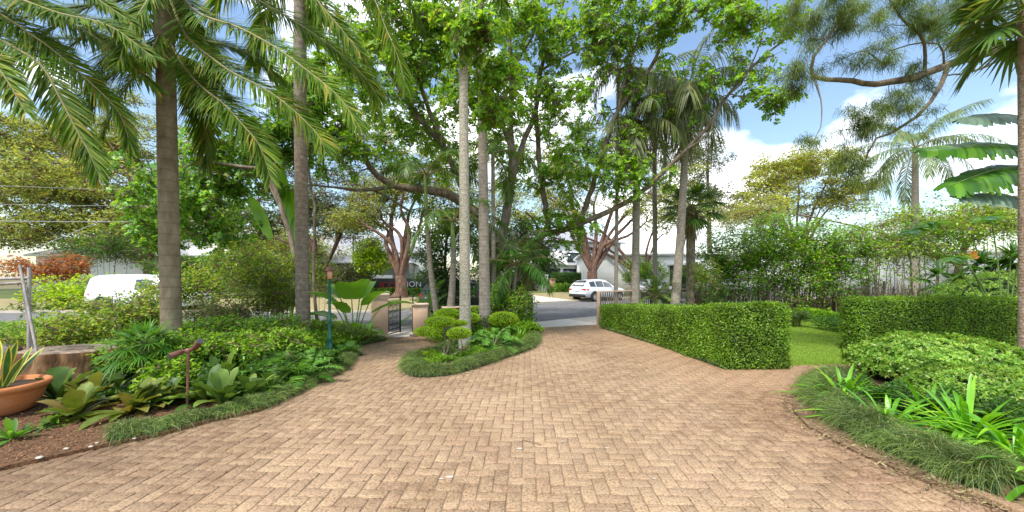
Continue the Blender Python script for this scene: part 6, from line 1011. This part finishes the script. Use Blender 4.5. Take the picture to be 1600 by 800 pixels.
def trellis():
    t = thing('timber_trestle', 'weathered grey timber trestle frame with a rail at the left edge', 'trestle', pd(40, 5.9)); D = lambda x, y, d=5.9: P(x, y, d)
    for a, b, w_ in ((D(45, 548), D(46, 418), .05), (D(58, 552, 5.7), D(31, 414, 5.9), .04), (D(50, 545, 6.1), D(33, 430, 6.1), .034)): s = MB(); tube(s, [a, (a + b) / 2, b], w_ * .5, 6, n=6, wob=.08, rng=RS(3)); part('leg', s, M['timber'], t)
    for a, b in ((D(-60, 438), D(47, 434)), (D(-60, 448, 6.05), D(44, 441, 6.05))): s = MB(); tube(s, [a, b], .026, 6, n=8, wob=.08, rng=RS(4)); part('rail', s, M['timber'], t)
trellis()
s = MB(); r = RS(7); ellipsoid(s, (0, 0, .14), (.30, .25, .2), 16, 10, jit=.06, rng=r); single('garden_rock', s, mat('grey_rock', [(.16, .15, .14), (.32, .30, .28)], 5, .9, .6), 'large grey rock behind the trestle at the left edge', 'rock', loc=pd(4, 7.6), smooth=True)
def spotlight():
    b = pd(293, 4.75, .03); t = thing('garden_spotlight', 'rusty brown two headed garden spotlight on a thin stake', 'garden light', b); D = lambda x, y, d=4.75: P(x, y, d); s = MB(); tube(s, [b, D(294, 548)], .016, 10, n=6); part('stake', s, M['copper'], t, smooth=True)
    s = MB(); bbox(s, D(294, 548), (.06, .06, .06), 0, .01); tube(s, [D(294, 548), D(284, 548)], .012, 8, n=4); tube(s, [D(294, 548), D(303, 545)], .012, 8, n=4); part('bracket', s, M['copper'], t, smooth=False)
    for a, b2 in ((D(286, 549), D(264, 557, 4.6)), (D(302, 546), D(313, 533, 4.7))):
        v = b2 - a; s = MB(); tube(s, [a, a + v * .06, a + v * .12, a + v * .75, b2], np.array([.012, .028, .034, .034, .038]), 16); h = part('lamp_head', s, M['copper'], t, smooth=True); s = MB(); tube(s, [b2 - v * .05, b2 + v * .01], .033, 14, n=3); part('lens', s, M['glass'], h, smooth=True)
spotlight()
def lamppost():
    b = pd(515, 7.8); t = thing('lamp_post', 'slim dark green fluted lamp post with a small orange lantern', 'lamp post', b); z = lambda y: EYE - (y - HOR) * 7.8 / FPX; s = MB()
    lathe(s, b * [1, 1, 0], [(.085, .03), (.085, .10), (.07, .13), (.062, .22), (.075, .25), (.06, .28), (.048, .42), (.055, .44), (.04, .47), (.033, .8), (.038, .82), (.030, .85), (.026, z(440)), (.04, z(438)), (.03, z(436)), (.001, z(436))], 20); part('post', s, M['lampg'], t, smooth=True)
    s = MB(); c = b * [1, 1, 0] + UP * z(428); bbox(s, c + [0, 0, -.02], (.11, .11, .17), .5, .008); l_ = part('lantern', s, M['lampo'], t); s = MB(); lathe(s, c, [(.10, .07), (.085, .09), (.02, .17), (.012, .20), (.001, .21)], 12); part('lantern_cap', s, M['copper'], l_); s = MB(); 
    for dx, dy in ((-.05, -.05), (.05, -.05), (.05, .05), (-.05, .05)): a = .5; x, y = dx * math.cos(a) - dy * math.sin(a), dx * math.sin(a) + dy * math.cos(a); box(s, c + [x * 1.05, y * 1.05, -.02], (.012, .012, .18), a)
    part('lantern_frame', s, M['copper'], l_)
lamppost()
# near bromeliads and small plants
for i, (px, py, n, L_, W, lm, lb) in enumerate([(118, 655, 16, .42, .13, 'brom', 'dark olive broad leaved bromeliad beside the terracotta pot'), (140, 632, 14, .44, .15, 'brom', 'reddish round leaved bromeliad in front of the broad stump'), (205, 648, 20, .46, .11, 'brom', 'largest yellow green bromeliad with reddish upright leaves, left bed front'), (232, 640, 16, .40, .10, 'brom', 'yellow green bromeliad right behind the largest one'), (178, 620, 14, .42, .12, 'brom2', 'dull green bromeliad under the narrow stump'), (350, 634, 20, .44, .09, 'brom2', 'grey green bromeliad clump left of the fern, right of the spotlight'), (388, 626, 18, .36, .08, 'brom2', 'green bromeliad nearest the mondo border in the middle of the left bed'), (322, 632, 18, .40, .09, 'brom2', 'tall bromeliad clump directly right of the spotlight stake'), (425, 612, 18, .34, .07, 'brom2', 'narrow leaved bromeliad at the right end of the bromeliad group'), (345, 606, 16, .5, .09, 'brom2', 'upright bromeliad at the back of the middle group'), (262, 634, 14, .32, .09, 'brom2', 'small green bromeliad just left of the spotlight stake'), (90, 628, 14, .40, .13, 'brom2', 'grey green bromeliad between the pot rim and the broad stump')]):
    brom('bromeliad', lb, gp(px, py), 210 + i, int(n * 1.4), L_ * (1.15 if i < 5 else 1.4), W * (1.12 if i < 5 else 1.35), lm, group='bromeliads in the left bed')
clivia('agave_plant', 'pale green spiky agave like rosette in front of the terracotta pot', gp(20, 690), 230, n=22, L_=.30, W=.05, lm='fern', el=(.15, 1.2), droop=.15)
clivia('lily_plant', 'small bright green leafy lily in front of the pot and bromeliads', gp(88, 668), 231, n=34, L_=.2, W=.028, lm='bed', el=(.1, 1.4), droop=.5)
clivia('lily_plant', 'low dark lily tuft left of the small bright green lily', gp(66, 676), 232, n=20, L_=.16, W=.022, lm='dark', el=(.1, 1.3), droop=.5)
clivia('agave_plant', 'star shaped green rosette plant at the edge of the mondo border', gp(415, 628), 233, n=16, L_=.26, W=.035, lm='bed', el=(.1, 1.0), droop=.2)
brom('bromeliad', 'pale yellow green bromeliad at the foot of the green lamp post', pd(500, 8.0), 234, 20, .42, .06, 'yel', group='bromeliads in the left bed')
# mid bed: ferns, shrubs
fr = [(470, 598, .7, 'broad drooping fern nearest the driveway bend'), (492, 586, .5, 'fern overhanging the mondo border below the lamp post'), (420, 600, .75, 'fern behind the star shaped rosette plant'), (440, 575, .8, 'tall upright fern in the middle of the left bed'), (380, 578, .8, 'fern standing behind the bromeliad clumps'), (270, 610, .55, 'dark fern left of the spotlight stake'), (543, 556, .35, 'small fern at the driveway bend behind the mondo grass')]
for i, (px, py, L_, lb) in enumerate(fr): fernp('garden_fern', lb, gp(px, py), 240 + i, n=15, L_=L_, LL=.13, group='ferns in the left bed')
bl = [(330, 512, 7.4, 70, 14, .7, 'bed', 'bright low shrub between the two ringed palm trunks'), (425, 508, 8.0, 60, 14, .7, 'bed', 'bright low shrub left of the second ringed palm'), (300, 540, 6.2, 60, 20, .7, 'bed', 'bright green shrub in front of the first ringed palm'), (400, 535, 6.6, 70, 20, .8, 'bed', 'dense mounded shrub in the middle of the left bed'), (455, 540, 7.0, 36, 22, .5, 'bed', 'leafy shrub right in front of the second ringed palm'), (240, 548, 6.4, 60, 22, .6, 'bed', 'leafy shrub left of the first ringed palm base'), (330, 566, 6.4, 60, 20, .5, 'dark', 'dark shrub behind the bromeliad clumps'), (265, 585, 5.4, 40, 18, .4, 'bed', 'green shrub behind the spotlight'), (440, 570, 6.2, 50, 18, .5, 'dark', 'dark filler shrub behind the tall upright fern'), (180, 590, 5.9, 26, 18, .3, 'dark', 'dark shrub filling the gap beside the narrow stump'), (355, 488, 9.4, 60, 14, .7, 'dull', 'grey green low shrub behind the two ringed palms'), (500, 520, 9.5, 40, 16, .6, 'bed', 'leafy shrub behind the lamp post foot'), (545, 520, 9.9, 40, 13, .5, 'yel', 'yellow green croton like shrub left of the salmon pillar'), (430, 470, 10.5, 40, 20, .6, 'bed', 'green shrub behind the second palm near the street')]
for i, (px, py, d, rx, ry, rd, lm, lb) in enumerate(bl): bushy('bed_shrub', lb, px, py, d, rx, ry, rd, lm, 260 + i, n=90, q=30, Lf=.075, crad=.15, stems=10, group='low shrubs in the left bed')
sap = [(400, 430, 9.6, 70, 56, .9, 60, 'tall yellow green sapling shrub between the two ringed palms'), (330, 445, 11, 50, 44, .8, 36, 'airy yellow green sapling right of the first ringed palm'), (440, 450, 10, 36, 50, .6, 30, 'yellow green sapling touching the second ringed palm'), (180, 500, 8.4, 90, 40, 1.0, 44, 'sparse yellow leaved shrub in front of the street, left of the first palm'), (90, 520, 8.2, 60, 26, .8, 26, 'sparse yellow leaved shrub behind the timber trestle'), (236, 490, 8.8, 40, 34, .6, 26, 'twiggy yellow leaved shrub touching the first ringed palm'), (495, 425, 12.5, 26, 30, .5, 22, 'golden leaved sapling behind the lamp post')]
for i, (px, py, d, rx, ry, rd, n, lb) in enumerate(sap): bushy('sapling_shrub', lb, px, py, d, rx, ry, rd, 'yel', 280 + i, n=n * 3, q=20, Lf=.10, crad=.22, stems=7, group='yellow green sapling shrubs', br=.016)
fan_ = pd(225, 5.6); t, r = palm('dwarf_fan_palm', 'little feathery fan palm standing behind the bromeliads, left of the first ringed palm', fan_, [fan_, fan_ + UP * .62], (.05, .05), M['barkd'], 290); fan_palm(t, r, fan_ + UP * .62, 26, .30, .34, 'fern', el=(-.3, 1.3), W=.026)
# giant leaves by the salmon pillar
bigleaf('giant_taro', 'giant leaved taro plant left of the salmon pillar', pd(553, 9.5), 300, [(2.9, 1.30, 1.30, 1.0, .70), (1.35, .95, 1.10, 1.35, .42), (-1.9, 1.15, 1.15, 1.1, .60), (-1.5, .75, 1.0, 1.2, .55), (3.6, 1.2, .95, .8, .55), (1.9, 1.15, 1.2, 1.1, .5), (0.4, 1.3, 1.35, .9, .5), (-1.2, 1.2, 1.35, 1.0, .45), (2.0, 1.4, 1.4, .7, .45), (1.7, .6, .55, .5, .34), (2.4, .8, .7, .7, .5)])
t = thing('strelitzia_plant', 'tall giant strelitzia with pale paddle leaves behind the second ringed palm', 'strelitzia', pd(455, 12)); r = RS(301)
for (a, b, wd) in [((448, 430), (395, 305), .22), ((455, 430), (462, 290), .30), ((460, 430), (440, 262), .26), ((452, 430), (470, 330), .3)]:
    A_, B_ = P(*a, 12), P(*b, 12); s = MB(); m_ = A_ + (B_ - A_) * .45; tube(s, [pd(455, 12), A_, m_], [.03, .014], 6, n=8); q_ = part('leaf_stalk', s, M['stem'], t); s = MB(); tg = nrm(B_ - m_); S = nrm(np.cross(tg, [0.2, 1, 0])); V = []
    for i in range(12):
        q = i / 11; c = m_ + (B_ - m_) * 1.15 * q - UP * .25 * q * q; w_ = wd * math.sin(math.pi * (q * .9 + .07)) ** .6
        for y in np.linspace(-1, 1, 5): V.append(c + S * w_ * y + np.array([0, -.12, .03]) * abs(y) * w_ * 2)
    s.add(V, [[i * 5 + j, i * 5 + j + 1, (i + 1) * 5 + j + 1, (i + 1) * 5 + j] for i in range(11) for j in range(4)]); part('blade', s, M['bana'], q_, smooth=True)
clivia('cordyline_plant', 'red orange bromeliad at the foot of the giant taro', pd(560, 9.6), 302, n=22, L_=.4, W=.06, lm='redl', el=(.4, 1.4), droop=.3)
bushy('sapling_shrub', 'dense yellow green sapling in front of the parked van', 268, 452, 10.5, 36, 30, .6, 'yel', 339, n=80, q=20, Lf=.10, crad=.2, stems=6, group='yellow green sapling shrubs')
for i, (px, py, d, rx, ry, rd, lm, n, lb) in enumerate([(275, 425, 25, 50, 26, 1.2, 'dark', 60, 'dark green street shrub between the parked van and the first ringed palm'), (375, 415, 27, 60, 26, 1.2, 'bed', 70, 'broad green shrub in front of the grey house'), (455, 420, 26, 34, 26, 1, 'dull', 50, 'grey green shrub behind the second ringed palm across the road'), (1005, 424, 35, 34, 20, 1.2, 'bed', 60, 'green street shrub behind the white car bonnet'), (1075, 428, 33, 30, 18, 1.2, 'dark', 50, 'dark street shrub between the fan palm and the leaning grey palm'), (545, 432, 27.5, 36, 16, .8, 'dull', 40, 'low shrub across the road behind the giant taro leaves')]): bushy('street_shrub', lb, px, py, d, rx, ry, rd, lm, 330 + i, n=n, q=60, Lf=.2, crad=.6, z0=.2)
# low cover that fills the beds
groundcover('ground_cover', pd(230, 6.4), pd(500, 8.8), 1.4, 16000, .30, 'bed', 311, .08)
groundcover('ground_cover', pd(60, 7.2), pd(560, 9.9), 1.0, 12000, .22, 'yel', 312, .09)
groundcover('ground_cover', pd(300, 5.3), pd(520, 7.0), .7, 9000, .22, 'dark', 313, .07)
groundcover('ground_cover', G(1330, 625), G(1640, 690), .9, 14000, .20, 'dark', 316, .06)
groundcover('ground_cover', G(660, 572), G(770, 553), .45, 3500, .10, 'bed', 317, .05)
groundcover('ground_cover', G(120, 640), G(330, 600), .5, 5000, .12, 'dark', 318, .06)
groundcover('ground_cover', pd(670, 9.8), pd(830, 11.6), 1.3, 9000, .25, 'bed', 314, .08)
groundcover('ground_cover', [-14, 10.5, 0], [-3.8, 9.6, 0], 2.2, 22000, .35, 'bed', 315, .10)
